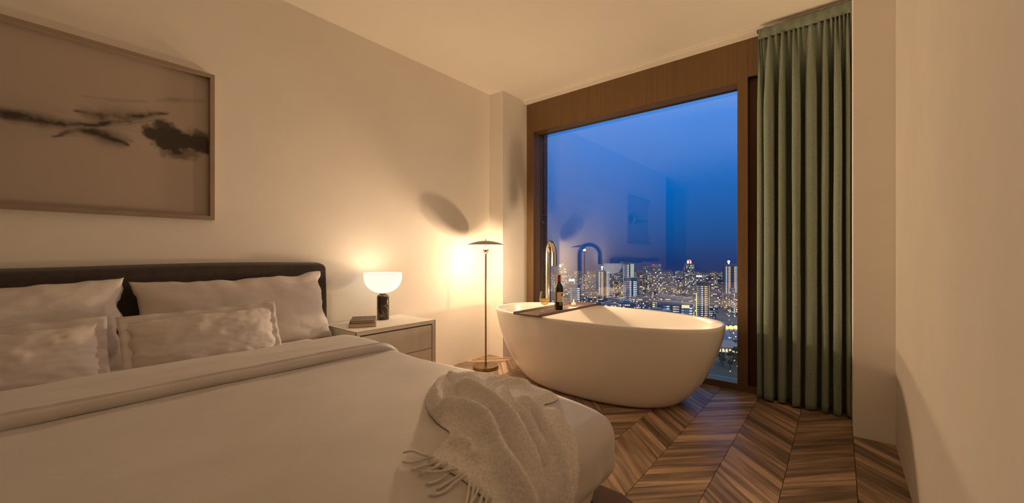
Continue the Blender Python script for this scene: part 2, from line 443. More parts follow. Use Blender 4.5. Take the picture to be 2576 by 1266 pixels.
# ================================================================== floor lamp
LX, LY = -2.648, 2.824
t = empty('floor_lamp', (LX, LY, 0)); tag(t, 'slender bronze floor lamp with a shallow dish shade beside the bathtub', 'lamp')
MB().lathe([(0, .0), (.121, .0), (.124, .004), (.124, .026), (.121, .030), (.02, .032), (0, .032)], 64).build('base', M['lamp_bronze'], t, auto=True)
MB().lathe([(.0105, .03), (.0105, .06), (.0085, .062), (.0085, 1.12)], 20).build('pole', M['lamp_bronze'], t, auto=True)
MB().lathe([(.004, 1.108), (.012, 1.112), (.022, 1.126), (.0275, 1.146), (.0275, 1.150), (.024, 1.150), (.018, 1.133), (.004, 1.123)], 32).build('socket_cup', M['brass'], t, auto=True)
MB().lathe([(.002, 1.174), (.002, 1.235)], 10).build('stem', M['brass'], t)
dish = [(.182 * k / 14, 1.2345 - .0385 * (k / 14) ** 2) for k in range(15)]
d = MB().lathe(dish + [(.184, 1.1945)], 72).build('dish_shade', M['dish_top'], t, smooth=True)
MB().lathe([(r, z - .002) for r, z in dish], 72).build('dish_lining', M['dish_under'], d, smooth=True)
MB().lathe([(.0, 1.2505), (.004, 1.249), (.0055, 1.245), (.004, 1.240), (.003, 1.233)], 16).build('finial', M['brass'], t, smooth=True)
MB().lathe([(.016 * math.sin(math.pi * k / 8), 1.160 - .016 * math.cos(math.pi * k / 8)) for k in range(9)], 18).build('bulb', M['bulb_floor'], t, smooth=True)

lamp_light(t, (0, 0, 1.06), FLOOR_LAMP_W, .055)

# ================================================================== nightstand, table lamp, books
NZ = .597
NX0, NX1, NY0, NY1 = -2.86, -2.412, 1.352, 2.003
t = empty('nightstand', (NX1, NY0, 0)); tag(t, 'bleached wood nightstand with two drawers between bed and floor lamp', 'nightstand')
def nb(name, a, b, mat, parent=t, bevel=.0):
    o = (NX1, NY0, 0)
    return MB().box([p - q for p, q in zip(a, o)], [p - q for p, q in zip(b, o)]).build(name, mat, parent, bevel=bevel, seg=1)
W_ = .026
nb('body', (NX0, NY0, .02), (NX1 - .03, NY1, NZ - .004), M['nightstand'])
nb('top_panel', (NX0, NY0 + .002, NZ - W_), (NX1, NY1 - .002, NZ), M['nightstand'], bevel=.001)
nb('side_panel', (NX1 - .03, NY0 + .002, .02), (NX1, NY0 + W_, NZ - W_), M['nightstand'])
nb('side_panel', (NX1 - .03, NY1 - W_, .02), (NX1, NY1 - .002, NZ - W_), M['nightstand'])
nb('bottom_rail', (NX1 - .03, NY0 + W_, .02), (NX1, NY1 - W_, .02 + W_), M['nightstand'])
nb('back_recess', (NX1 - .030, NY0 + W_, .02 + W_), (NX1 - .016, NY1 - W_, NZ - W_), M['nightstand_gap'])
nb('edge_line', (NX1 - .004, NY0 - .0016, .02), (NX1 + .0012, NY0 + .0022, NZ), M['nightstand_edge'])
nb('edge_line', (NX1 - .004, NY1 - .0022, .02), (NX1 + .0012, NY1 + .0016, NZ), M['nightstand_edge'])
nb('edge_line', (NX1 - .0022, NY0, NZ - .001), (NX1 + .0006, NY1, NZ + .0008), M['nightstand_edge'])
nb('edge_line', (NX0, NY0 - .0008, NZ - .001), (NX1, NY0 + .0016, NZ + .0006), M['nightstand_edge'])
g = .009
zm = .385
nb('drawer', (NX1 - .016, NY0 + W_ + g, zm + .0025), (NX1 - .001, NY1 - W_ - g, NZ - W_ - g), M['nightstand'])
nb('drawer', (NX1 - .016, NY0 + W_ + g, .02 + W_ + g), (NX1 - .001, NY1 - W_ - g, zm - .0025), M['nightstand'])

TX, TY = -2.745, 1.762
t = empty('table_lamp', (TX, TY, NZ)); tag(t, 'glowing table lamp with opal bowl shade on a brown marble cylinder', 'lamp')
MB().lathe([(0, 0), (.044, 0), (.0455, .002), (.0455, .178), (.043, .186), (.036, .192), (.022, .195), (0, .195)], 48).build('marble_base', M['marble'], t, auto=True)
MB().lathe([(.0, .194), (.026, .194), (.028, .197), (.028, .201), (.02, .204), (.012, .206), (.012, .226), (0, .228)], 32).build('collar', M['brass'], t, auto=True)
RS, ZB, HS = .1425, .2045, .158
prof = [(.018, ZB)]
for k in range(1, 15):
    a = k / 14 * math.pi / 2
    prof.append((max(.018, RS * math.sin(a) ** .92), ZB + HS * .80 * (1 - math.cos(a))))
prof += [(RS, ZB + HS * .9), (RS, ZB + HS)]
inner = [(max(r - .0025, .012), z + .0015) for r, z in prof][::-1]
MB().lathe(prof + [(RS - .0012, ZB + HS + .0008)] + inner, 72).build('bowl_shade', M['shade'], t, smooth=True)
MB().lathe([(.020 * math.sin(math.pi * k / 8), .252 - .024 * math.cos(math.pi * k / 8)) for k in range(9)], 18).build('bulb', M['bulb_table'], t, smooth=True)
lamp_light(t, (0, 0, .345), TABLE_LAMP_W, .07)

def book(name, loc, rz, L, W, H, cover, label, letters=False):
    b = empty(name, loc, rz); tag(b, label, 'book')
    MB().box((-L/2 + .004, -W/2 + .004, .003), (L/2 - .002, W/2 - .004, H - .003)).build('pages', M['pages'], b)
    c = MB().box((-L/2, -W/2, H - .003), (L/2, W/2, H)).build('cover', cover, b, bevel=.0006, seg=1)
    MB().box((-L/2, -W/2, 0), (L/2, W/2, .003)).build('cover', cover, b, bevel=.0006, seg=1)
    MB().box((-L/2 - .002, -W/2, 0), (-L/2 + .003, W/2, H)).build('spine', cover, b, bevel=.001, seg=1)
    if letters:
        r = random.Random(4); mb = MB()
        y = -W * .36
        for row, (n, hh) in enumerate(((7, .026), (9, .014))):
            for i in range(n):
                x = -L*.10 + row * .035; yy = -W*.34 + i * W * .68 / n
                mb.box((x, yy, H), (x + hh, yy + .0022, H + .0003))
                if r.random() < .7: mb.box((x + hh * r.choice((0, .45, .9)), yy, H), (x + hh * .1 + hh * r.choice((0, .45, .9)) , yy + W*.045, H + .0003))
        mb.build('lettering', M['gilt'], c)
    return b
book('book', (-2.655, 1.545, NZ), R(58), .175, .255, .024, M['book_cover2'], 'thick pale book lying under the brown book on the nightstand')
book('book', (-2.665, 1.552, NZ + .024), R(56), .165, .225, .017, M['book_cover'], 'brown book with faint lettering, uppermost of the two on the nightstand', True)

# ================================================================== picture on the left wall
PY0, PY1, PZ0, PZ1 = -.376, .728, 1.310, 2.192
t = empty('framed_picture', (WX0, (PY0 + PY1) / 2, PZ0)); tag(t, 'large framed picture of dark smoky ink wisps above the bed', 'picture')
oy, oz = (PY0 + PY1) / 2, PZ0
fw, fd = .024, .036
def pb(name, y0, y1, z0, z1): return MB().box((.001, y0 - oy, z0 - oz), (fd, y1 - oy, z1 - oz)).build(name, M['frame_wood'], t, bevel=.001, seg=1)
pb('frame_rail', PY0, PY1, PZ1 - fw, PZ1); pb('frame_rail', PY0, PY1, PZ0, PZ0 + fw)
pb('frame_stile', PY0, PY0 + fw, PZ0 + fw, PZ1 - fw); pb('frame_stile', PY1 - fw, PY1, PZ0 + fw, PZ1 - fw)
NYV, NZV = 330, 262
ay0, ay1, az0, az1 = PY0 + fw, PY1 - fw, PZ0 + fw, PZ1 - fw
wisps = [  # polyline (y, z), half width, strength
    ([(-.35, 1.80), (-.2, 1.765), (-.076, 1.748), (.03, 1.745), (.124, 1.744), (.22, 1.772), (.29, 1.802), (.36, 1.818)], [.006, .010, .014, .016, .011, .010, .008, .004], 1.0),
    ([(.156, 1.822), (.20, 1.822), (.27, 1.823), (.325, 1.835), (.40, 1.866), (.47, 1.893), (.51, 1.909)], [.004, .012, .024, .022, .012, .007, .003], 1.0),
    ([(.24, 1.805), (.30, 1.812), (.36, 1.838), (.42, 1.868)], [.006, .018, .012, .004], .8),
    ([(.35, 1.800), (.40, 1.828), (.47, 1.862)], [.003, .006, .003], .6),
    ([(.088, 1.679), (.13, 1.705), (.169, 1.722), (.21, 1.730), (.26, 1.722), (.31, 1.706), (.354, 1.690)], [.004, .007, .010, .014, .018, .014, .003], .95),
    ([(.24, 1.722), (.29, 1.735), (.33, 1.725), (.36, 1.712)], [.004, .016, .014, .004], .5),
    ([(.188, 1.907), (.30, 1.920), (.422, 1.944)], [.003, .006, .003], .22),
    ([(.46, 1.965), (.56, 1.995), (.684, 2.03)], [.003, .008, .003], .28),
    ([(-.1, 1.80), (.03, 1.80), (.11, 1.80)], [.03, .04, .02], .12),
    ([(-.25, 1.70), (-.05, 1.69), (.08, 1.70)], [.03, .04, .02], .12)]
def ink(y, z):
    n = fbm(y * 9, z * 9, 1.3, 5); n2 = fbm(y * 30, z * 30, 7.1, 4)
    yy = y + .010 * fbm(y * 11, z * 26, 3.3, 4); zz = z + .010 * fbm(y * 11 + 9, z * 26, 5.3, 4)
    a = 0.
    for pl, ws, st in wisps:
        best = 0.
        for i in range(len(pl) - 1):
            (y0, z0), (y1, z1) = pl[i], pl[i + 1]
            ex, ez = y1 - y0, z1 - z0; q = ((yy - y0) * ex + (zz - z0) * ez) / (ex * ex + ez * ez)
            q = min(1, max(0, q)); dd = math.hypot(yy - y0 - q * ex, zz - z0 - q * ez); w = ws[i] + (ws[i+1] - ws[i]) * q
            best = max(best, math.exp(-(dd / (w * 1.9)) ** 1.5), .22 * math.exp(-(dd / (w * 3.2)) ** 2))
        a = max(a, best * st * (.86 + .45 * n + .25 * n2))
    # smoke cloud at the right end
    for cy_, cz_, ry, rz, st in ((.52, 1.765, .115, .085, 1.15), (.62, 1.775, .12, .068, 1.1), (.50, 1.81, .07, .062, .95), (.56, 1.70, .10, .06, .65), (.44, 1.775, .055, .05, 1.1), (.66, 1.80, .09, .05, .8), (.70, 1.76, .09, .055, 1.0)):
        dd = math.hypot((y - cy_) / ry, (z - cz_) / rz) + .42 * n + .26 * n2
        a = max(a, st * sstep(1.18, .45, dd))
    return min(1., max(0., a))
V, Fc, colr = [], [], []
paper, inkc = (.46, .385, .33), (.030, .020, .014)
for j in range(NZV):
    for i in range(NYV):
        y = ay0 + (ay1 - ay0) * i / (NYV - 1); z = az0 + (az1 - az0) * j / (NZV - 1)
        V.append((.006, y - oy, z - oz)); k = ink(y, z) * .96
        colr += [paper[q] * (1 - k) + inkc[q] * k for q in range(3)] + [1.]
for j in range(NZV - 1):
    for i in range(NYV - 1):
        a = j * NYV + i; Fc.append((a, a + 1, a + NYV + 1, a + NYV))
me = mesh(V, Fc, name='print'); ca = me.color_attributes.new('print', 'FLOAT_COLOR', 'POINT'); ca.data.foreach_set('color', colr)
tt = NT('ink_print'); M['print'] = tt.surf(tt.bsdf(tt.add('ShaderNodeAttribute', attribute_name='print').outputs['Color'], .55))
obj('print', me, M['print'], t)

# ================================================================== bed
BX0, BX1, BY0, BY1 = -2.40, -.552, -.57, 1.265      # duvet extents
DT, DB, DR, DRC = .605, .335, .07, .09
def droop(X): return .042 * max(0., (X + 1.15) / .6) ** 2
bed = empty('bed', (-2.9, .35, 0)); tag(bed, 'wide upholstered bed with a charcoal headboard against the left wall', 'bed')
def rel(v, o): return [(p[0] - o[0], p[1] - o[1], p[2] - o[2]) for p in v]
bo = (-2.9, .35, 0)
# headboard: soft slab with rounded upper corner
HBY0, HBY1, HBT = -.70, 1.385, 1.043
def headboard():
    V, Fc = [], []; ny, nz = 130, 56
    for side in (0, 1):
        for j in range(nz + 1):
            for i in range(ny + 1):
                u, w = i / ny, j / nz
                u = .5 - .5 * math.cos(math.pi * u); w = math.sin(w * math.pi / 2)
                y = HBY0 + (HBY1 - HBY0) * u; z = .1 + (HBT - .1) * w
                ra = .045; qx = max(0., max(HBY0 + ra - y, y - HBY1 + ra)); qz = max(0., z - HBT + ra)
                e = ra - math.hypot(qx, qz) if qx > 0 and qz > 0 else min(y - HBY0, HBY1 - y, HBT - z)
                if e < 0:
                    k_ = ra / math.hypot(qx, qz); y += (qx * k_ - qx) * (1 if y > 0 else -1); z += qz * k_ - qz; e = 0.
                th = .105 * math.sqrt(max(0, 1 - max(0, 1 - e / .022) ** 2)) if e < .022 else .105
                wob = .003 * fbm(y * 2.2, z * 3, 2.) * sstep(0, .08, e)
                x = WX0 + .004 + (th + wob if side else 0.0)
                # slight slump of the top edge and bowing of the end
                z2 = z + (.008 * math.sin((y - .3) * 3.0) * w ** 6)
                y2 = y + .012 * math.sin(w * math.pi) * sstep(HBY1 - .06, HBY1, y)
                V.append((x, y2, z2))
    n1 = (ny + 1) * (nz + 1)
    for j in range(nz):
        for i in range(ny):
            a = j * (ny + 1) + i
            Fc.append((n1 + a, n1 + a + 1, n1 + a + ny + 2, n1 + a + ny + 1)); Fc.append((a, a + ny + 1, a + ny + 2, a + 1))
    return mesh(rel(V, bo), Fc, True, 'headboard')
obj('headboard', headboard(), M['headboard'], bed)
MB().box((-2.86 - bo[0], -.52 - bo[1], .0), (-.60 - bo[0], 1.20 - bo[1], .30)).build('base', M['bed_base'], bed, bevel=.02, seg=2)

def rounded_box(lo, hi, r, rc, n, fn=None):
    """grid box pushed onto a rounded box with a larger plan radius rc; n = cells per axis"""
    bm = bmesh.new(); V = {}; out = []; faces = []
    def key(p): return (round(p[0], 5), round(p[1], 5), round(p[2], 5))
    def vert(p):
        k = key(p)
        if k not in V:
            q = [min(max(p[i], lo[i] + r), hi[i] - r) for i in range(3)]
            for sx in (0, 1):
                for sy in (0, 1):
                    cx = hi[0] - rc if sx else lo[0] + rc; cy = hi[1] - rc if sy else lo[1] + rc
                    if (q[0] - cx) * (1 if sx else -1) > 0 and (q[1] - cy) * (1 if sy else -1) > 0:
                        L = math.hypot(q[0] - cx, q[1] - cy); lim = rc - r
                        if L > lim: q[0] = cx + (q[0] - cx) * lim / L; q[1] = cy + (q[1] - cy) * lim / L
            d = Vector(p) - Vector(q); d.normalize(); w = Vector(q) + d * r
            if fn: w = fn(w, d)
            V[k] = len(out); out.append(tuple(w))
        return V[k]
    def lin(a, b, m):
        L = b - a; e = min(r * 1.3, L * .3); ne = max(3, m // 6); res = []
        for i in range(ne): res.append(a + e * i / ne)
        for i in range(m - 2 * ne + 1): res.append(a + e + (L - 2 * e) * i / (m - 2 * ne))
        for i in range(1, ne + 1): res.append(b - e + e * i / ne)
        return res
    ax = [lin(lo[i], hi[i], n[i]) for i in range(3)]
    for axis in range(3):
        a1, a2 = (axis + 1) % 3, (axis + 2) % 3
        for side in (0, 1):
            for i in range(len(ax[a1]) - 1):
                for j in range(len(ax[a2]) - 1):
                    q = []
                    for di, dj in ((0, 0), (1, 0), (1, 1), (0, 1)):
                        p = [0, 0, 0]; p[axis] = (hi if side else lo)[axis]; p[a1] = ax[a1][i + di]; p[a2] = ax[a2][j + dj]; q.append(vert(p))
                    if not side: q = q[::-1]
                    if len(set(q)) == 4: faces.append(tuple(q))
    bm.free()
    return out, faces
v, f = rounded_box((-2.86, -.53, .28), (-.60, 1.20, .56), .06, .08, (20, 20, 12))
obj('mattress', mesh(rel(v, bo), f, True), M['mattress'], bed)
for nm, lo_, hi_, r_, rc_ in (('frame_rail', (-2.86, -.62, .04), (-.455, 1.305, .268), .035, .12), ('frame_cushion', (-2.85, -.595, .255), (-.476, 1.278, .303), .022, .10)):
    v, f = rounded_box(lo_, hi_, r_, rc_, (60, 60, 12)); tag(obj(nm, mesh(rel(v, bo), f, True), M['ottoman'], bed), 'brown velvet edge of the bed frame')

# duvet
dv = empty('duvet', (-1.45, .35, DB)); tag(dv, 'beige sateen duvet covering the bed with its upper edge turned down', 'duvet')
do = (-1.45, .35, DB)
def dfn(w, d):
    k = (w.z - DB) / (DT - DB)
    w.z -= droop(w.x) * max(0, k)
    top = sstep(.3, .9, d.z)
    n = fbm(w.x * 1.6 + .4 * w.y, w.y * 1.0, .5, 3)
    w.z += top * (.007 * n + .004 * fbm(w.x * 5 + w.y * 2, w.y * 2.5, 3., 3))
    side = sstep(.4, .95, abs(d.x)) + sstep(.4, .95, abs(d.y))
    cr = fbm(w.x * 9, w.y * 9, w.z * 1.6, 3)
    w += Vector((d.x, d.y, 0)) * side * .007 * cr
    # hanging wrinkles on the foot near the corner
    if d.x > .2: w.x += .006 * d.x * math.sin(w.y * 55 + 3 * fbm(w.y * 4, w.z * 3)) * sstep(.55, .40, w.z) * sstep(.85, 1.2, w.y)
    # lower hem tucks under
    w.x -= .05 * sstep(.44, .335, w.z) * max(0, d.x); w.y -= .05 * sstep(.44, .335, w.z) * d.y
    return w
v, f = rounded_box((BX0, BY0, DB), (BX1, BY1, DT), DR, DRC, (120, 110, 30), dfn)
obj('cover', mesh(rel(v, do), f, True), M['sateen'], dv)

def arc(u, edge, r):
    a0 = edge - r
    if u <= a0: return u, 0.
    if u <= a0 + r * math.pi / 2:
        a = (u - a0) / r; return a0 + r * math.sin(a), r * (1 - math.cos(a))
    return edge, r + (u - a0 - r * math.pi / 2)
# turned-down cuff: profile across x, swept along y and over the far edge
CX0, CX1 = -2.22, -1.80
prof = [(CX0, .002), (CX0 - .006, .015), (CX0 + .004, .028), (CX0 + .03, .034)]
for k in range(1, 16): prof.append((CX0 + .03 + (CX1 - CX0 - .085) * k / 15, .034 + .004 * math.sin(k / 15 * math.pi)))
prof += [(CX1 - .052, .0345), (CX1 - .047, .041), (CX1 - .042, .0415), (CX1 - .037, .034), (CX1 - .028, .0345), (CX1 - .012, .031), (CX1 - .003, .022), (CX1, .010), (CX1 - .004, .001)]
V, Fc = [], []; ts = [BY0 - .02 + (1.40 - BY0) * k / 150 for k in range(151)]
for ti, tt_ in enumerate(ts):
    Y, dz = arc(tt_, BY1 + .004, .13); Y2, dz2 = arc(tt_ + .001, BY1 + .004, .13)
    tx, tz = (Y2 - Y) / .001, -(dz2 - dz) / .001; L = math.hypot(tx, tz); nx, nz = -tz / L, tx / L
    for (x, h) in prof:
        xx = x + .010 * fbm(tt_ * 2.2, 0, 4.) * sstep(CX0, CX1, x) + .004 * fbm(tt_ * 9, x * 3, 2.)
        xx -= .10 * sstep(1.15, 1.40, tt_) * sstep(CX1 - .10, CX1, x) * 0
        hh = h + (.004 * fbm(tt_ * 3, xx * 14, 1.5, 3) + .002 * fbm(tt_ * 2, xx * 40, 5., 2)) * (1 if h > .02 else 0)
        V.append((xx, Y + nx * hh, DT - dz + nz * hh + .007 * fbm(xx * 1.6 + .4 * Y, Y, .5, 3)))
m_ = len(prof)
for k in range(150):
    for i in range(m_ - 1): a = k * m_ + i; Fc.append((a, a + 1, a + m_ + 1, a + m_))
Fc.append(tuple(150 * m_ + i for i in range(m_))); Fc.append(tuple(i for i in range(m_ - 1, -1, -1)))
obj('turned_down_cuff', mesh(rel(V, do), Fc, True), M['sateen'], dv)

# pillows
def pillow_mesh(W, H, T, seed, flange=0., ear=.035, nu=64, nv=44, wr=1.):
    V, Fc = [], []
    def pt(u, w, s):
        x = u * W / 2 * (1 - ear * (1 - abs(w) ** 2.2)); z = w * H / 2 * (1 - ear * 1.25 * (1 - abs(u) ** 2.6))
        z += .018 * wr * fbm(u * 2.2 + seed, 0, seed * 1.7, 3) * abs(w) ** 3
        x += .016 * wr * fbm(w * 3.2 + seed, u, 2.2, 3) * abs(u) ** 6 * (1 - abs(w) ** 8)
        b = max(0., (1 - abs(u) ** 2.6)) ** .55 * max(0., (1 - abs(w) ** 2.6)) ** .55
        wrink = fbm(u * 3 + seed, w * 3, seed, 4) * .010 * wr * b ** .3
        rad = math.hypot(u, w)
        wrink += .007 * wr * fbm(math.atan2(w, u) * 5, rad * 1.5, seed + 4, 3) * sstep(.5, 1.0, rad) * b ** .6
        y = s * (T / 2 * b + (wrink if b > .001 else 0))
        return (x, y, z + H / 2)
    for s in (-1, 1):
        for j in range(nv + 1):
            for i in range(nu + 1):
                u = -math.cos(math.pi * i / nu) * .35 + (2 * i / nu - 1) * .65; w = -math.cos(math.pi * j / nv) * .35 + (2 * j / nv - 1) * .65
                V.append(pt(u, w, s))
    n1 = (nu + 1) * (nv + 1)
    for j in range(nv):
        for i in range(nu):
            a = j * (nu + 1) + i
            Fc.append((a, a + 1, a + nu + 2, a + nu + 1)); b = a + n1; Fc.append((b, b + nu + 1, b + nu + 2, b + 1))
    me = mesh(V, Fc, True, 'pillow')
    bm = bmesh.new(); bm.from_mesh(me); bmesh.ops.remove_doubles(bm, verts=bm.verts, dist=.0006)
    bmesh.ops.recalc_face_normals(bm, faces=bm.faces); bm.to_mesh(me); bm.free()
    return me
def flange_mesh(W, H, F_, seed, ear):
    """flat wavy border sewn round the cushion"""
    V, Fc = [], []; N = 200
    def per(q):
        a = q % 4; k = int(a); t_ = a - k; t_ = 2 * t_ - 1
        return [(t_, -1), (1, t_), (-t_, 1), (-1, -t_)][k]
    for i in range(N):
        u, w = per(4 * i / N)
        x = u * W / 2 * (1 - ear * (1 - abs(w) ** 2.2)); z = w * H / 2 * (1 - ear * 1.25 * (1 - abs(u) ** 2.6))
        ox = (1 if abs(u) > .999 else 0) * math.copysign(1, u) ; oz_ = (1 if abs(w) > .999 else 0) * math.copysign(1, w)
        for k, e in enumerate((-.012, .0, F_ * .5, F_)):
            wav = .0045 * k / 3 * math.sin(i * .55 + seed) + .004 * k / 3 * fbm(i * .11, seed, 0)
            V.append((x + (ox) * e, wav, z + H / 2 + oz_ * e))
    for i in range(N):
        for k in range(3): a = i * 4 + k; b = ((i + 1) % N) * 4 + k; Fc.append((a, b, b + 1, a + 1))
    return mesh(V, Fc, True, 'flange')
def pillow(name, label, cat, mat, center_y, x_bot, z_bot, tilt, W, H, T, seed, yaw=0., roll=0., flange=0., ear=.035, group=None, wr=1.):
    t = empty(name, (x_bot, center_y, z_bot)); tag(t, label, cat, group)
    # local x -> world y, local y -> world -x (front is -y local => +x world), tilt leans the top back to the headboard
    t.rotation_euler = (0, 0, 0)
    mw = Matrix.Translation((x_bot, center_y, z_bot)) @ Matrix.Rotation(R(yaw), 4, 'Z') @ Matrix.Rotation(-R(tilt), 4, 'Y') @ Matrix.Rotation(R(roll), 4, 'X') @ Matrix.Rotation(R(90), 4, 'Z')
    t.matrix_world = mw
    obj('case', pillow_mesh(W, H, T, seed, ear=ear, wr=wr), mat, t)
    if flange: 
        o = obj('flange', flange_mesh(W, H, flange, seed, ear), mat, t)
        md = o.modifiers.new('thick', 'SOLIDIFY'); md.thickness = .003
    return t
pillow('pillow', 'large plump bed pillow nearest the nightstand, leaning on the charcoal headboard', 'pillow', M['pillow'], .835, -2.655, .52, 20, .98, .475, .19, 1.3, roll=1.5, ear=.06)
pillow('pillow', 'large plump bed pillow at the left picture edge, leaning on the charcoal headboard', 'pillow', M['pillow'], -.155, -2.655, .52, 20, .97, .480, .19, 4.1, roll=1.5, ear=.06)
pillow('cushion', 'small satin cushion with flanged border in front of the pillow nearest the nightstand', 'cushion', M['cushion'], .595, -2.43, .545, 24, .60, .27, .13, 7.7, roll=1.0, flange=.030, ear=.02, wr=1.0)
pillow('cushion', 'small satin cushion with flanged border cut by the left picture edge', 'cushion', M['cushion'], -.085, -2.42, .545, 24, .58, .27, .13, 9.2, roll=1.0, flange=.030, ear=.02, wr=1.0)

# ================================================================== fleece throw
def bed_pt(s, t_, h=0.):
    def P(s, t_):
        X, d1 = arc(s, BX1, DR); Y, d2 = arc(t_, BY1, DR)
        k = max(0., (DT - d1 - d2 - DB) / (DT - DB))
        n = fbm(X * 1.6 + .4 * Y, Y * 1.0, .5, 3)
        return Vector((X, Y, DT - d1 - d2 - droop(X) * k + .007 * n * (1 if d1 + d2 < .05 else .3)))
    p = P(s, t_)
    if h:
        e = .004; n = (P(s + e, t_) - P(s - e, t_)).cross(P(s, t_ + e) - P(s, t_ - e)).normalized(); p = p + n * h
    return p
outline = [(-1.240, 1.130), (-1.235, 1.052), (-1.180, .964), (-1.120, .889), (-1.061, .840), (-.998, .800), (-.949, .780), (-.894, .762), (-.850, .760),
           (-.832, .739), (-.812, .692), (-.795, .649), (-.778, .620), (-.722, .632), (-.67, .636), (-.614, .628), (-.58, .633), (-.53, .625), (-.45, .60), (-.38, .59),
           (-.37, .68), (-.375, .825), (-.43, .850), (-.49, .880), (-.533, .914), (-.565, .957), (-.594, .989), (-.625, 1.019), (-.676, 1.060), (-.729, 1.085), (-.770, 1.096),
           (-.755, 1.130), (-.755, 1.170), (-.775, 1.200), (-.836, 1.222), (-.90, 1.228), (-.97, 1.238), (-1.06, 1.226), (-1.144, 1.212), (-1.200, 1.180)]
def smooth_loop(p, it=2):
    for _ in range(it):
        q = []
        for i in range(len(p)):
            a, b = p[i], p[(i + 1) % len(p)]
            q += [(a[0]*.75 + b[0]*.25, a[1]*.75 + b[1]*.25), (a[0]*.25 + b[0]*.75, a[1]*.25 + b[1]*.75)]
        p = q
    return p
loop = smooth_loop(outline, 2)
def resample(p, step):
    out = []
    for i in range(len(p)):
        a, b = Vector(p[i]), Vector(p[(i + 1) % len(p)]); n = max(1, int((b - a).length / step))
        for k in range(n): out.append(a.lerp(b, k / n))
    return out
loop = resample(loop, .009)
def seg_d(p, pl):
    best = (9, 0, 0)
    for i in range(len(pl) - 1):
        ax_, ay_ = pl[i]; bx_, by_ = pl[i + 1]; ex, ey = bx_ - ax_, by_ - ay_; L2 = ex * ex + ey * ey
        q = min(1, max(0, ((p[0] - ax_) * ex + (p[1] - ay_) * ey) / L2)); dx, dy = p[0] - ax_ - q * ex, p[1] - ay_ - q * ey
        d = math.hypot(dx, dy)
        if d < best[0]: best = (d, (ex * dy - ey * dx), (i + q) / (len(pl) - 1))
    return best
ridges = [  # polyline, height, width on its left, width on its right, crease depth on the right
    ([(-1.02, .800), (-.956, .794), (-.921, .815), (-.880, .845), (-.822, .846), (-.773, .831), (-.726, .802), (-.668, .758), (-.60, .712), (-.50, .68), (-.36, .66)], .026, .045, .022),
    ([(-1.056, .940), (-1.087, 1.004), (-1.029, .987), (-.950, .957), (-.890, .941), (-.828, .924), (-.763, .899), (-.699, .867), (-.649, .832), (-.609, .792), (-.576, .757), (-.545, .735), (-.45, .72), (-.34, .70)], .030, .040, .018),
    ([(-.972, 1.079), (-.920, 1.056), (-.852, 1.005), (-.779, .955), (-.747, .937), (-.695, .916), (-.645, .880), (-.60, .835), (-.55, .80)], .022, .026, .016),
    ([(-.875, 1.040), (-.822, 1.025), (-.758, 1.000), (-.701, .968), (-.654, .935), (-.615, .898), (-.587, .872), (-.562, .850), (-.515, .818), (-.42, .79), (-.32, .77)], .026, .030, .016),
    ([(-.760, 1.045), (-.694, 1.043), (-.640, 1.010), (-.600, .975), (-.567, .940), (-.52, .895), (-.44, .84)], .012, .03, .02),
    ([(-.955, 1.040), (-.982, 1.109), (-.985, 1.168), (-.945, 1.200), (-.90, 1.21)], .016, .030, .020),
    ([(-1.151, .990), (-1.120, 1.025), (-1.108, 1.075), (-1.125, 1.140)], .020, .035, .025),
    ([(-1.06, 1.13), (-1.02, 1.17), (-1.03, 1.22)], .010, .03, .02),
    ([(-.770, 1.045), (-.790, 1.095), (-.800, 1.150), (-.785, 1.190)], .016, .035, .018),
    ([(-1.19, 1.06), (-1.13, .96), (-1.06, .885), (-.99, .835), (-.90, .800)], .012, .03, .04),
    ([(-.80, .70), (-.74, .73), (-.68, .70)], .008, .03, .03)]
creases = [([(-.962, 1.040), (-.958, 1.094), (-.965, 1.165), (-.935, 1.182)], .018, .009), ([(-.765, 1.060), (-.768, 1.101), (-.77, 1.130)], .016, .008), ([(-.850, .760), (-.832, .777), (-.785, .772), (-.737, .752), (-.70, .72)], .016, .012)]
def blanket_h(p, dist):
    m = 0.; cr = 0.
    for pl, H, wl, wr in ridges:
        d, side, q = seg_d(p, pl)
        if d > .12: continue
        en = sstep(-.02, .22, q) * sstep(1.02, .85, q); A = (.017 + 1.5 * H) * en
        if side < 0: f = A * math.exp(-(d / (wl * .62)) ** 1.7)
        else:
            f = A * math.exp(-(d / (wr * .75)) ** 2)
            cr = max(cr, .014 * en * math.exp(-((d - 1.45 * wr) / (.5 * wr)) ** 2))
        m = max(m, f) + .25 * min(m, f)
    for pl, H, w in creases:
        d, side, q = seg_d(p, pl)
        if d < .06: cr = max(cr, H * math.exp(-(d / w) ** 2))
    h = max(.003, .010 + m - cr) * (1 - .6 * sstep(1.0, 1.16, p[1]))
    h += .003 * fbm(p[0] * 11, p[1] * 11, 4.4, 3) + .0012 * fbm(p[0] * 90, p[1] * 90, 1.1, 2)
    w = .026; k = min(1, dist / w)
    return max(.002, h * math.sqrt(max(0, 1 - (1 - k) ** 2)))
def inside(p, poly):
    c = False; j = len(poly) - 1
    for i in range(len(poly)):
        a, b = poly[i], poly[j]
        if (a[1] > p[1]) != (b[1] > p[1]) and p[0] < (b[0] - a[0]) * (p[1] - a[1]) / (b[1] - a[1]) + a[0]: c = not c
        j = i
    return c
lt = [(q[0], q[1]) for q in loop]; lcl = lt + [lt[0]]
rnd = random.Random(5); pts2 = [Vector(q) for q in lt]; dists = [0.] * len(lt)
step = .0068; nxs = int(1.05 / step); nys = int(.72 / step)
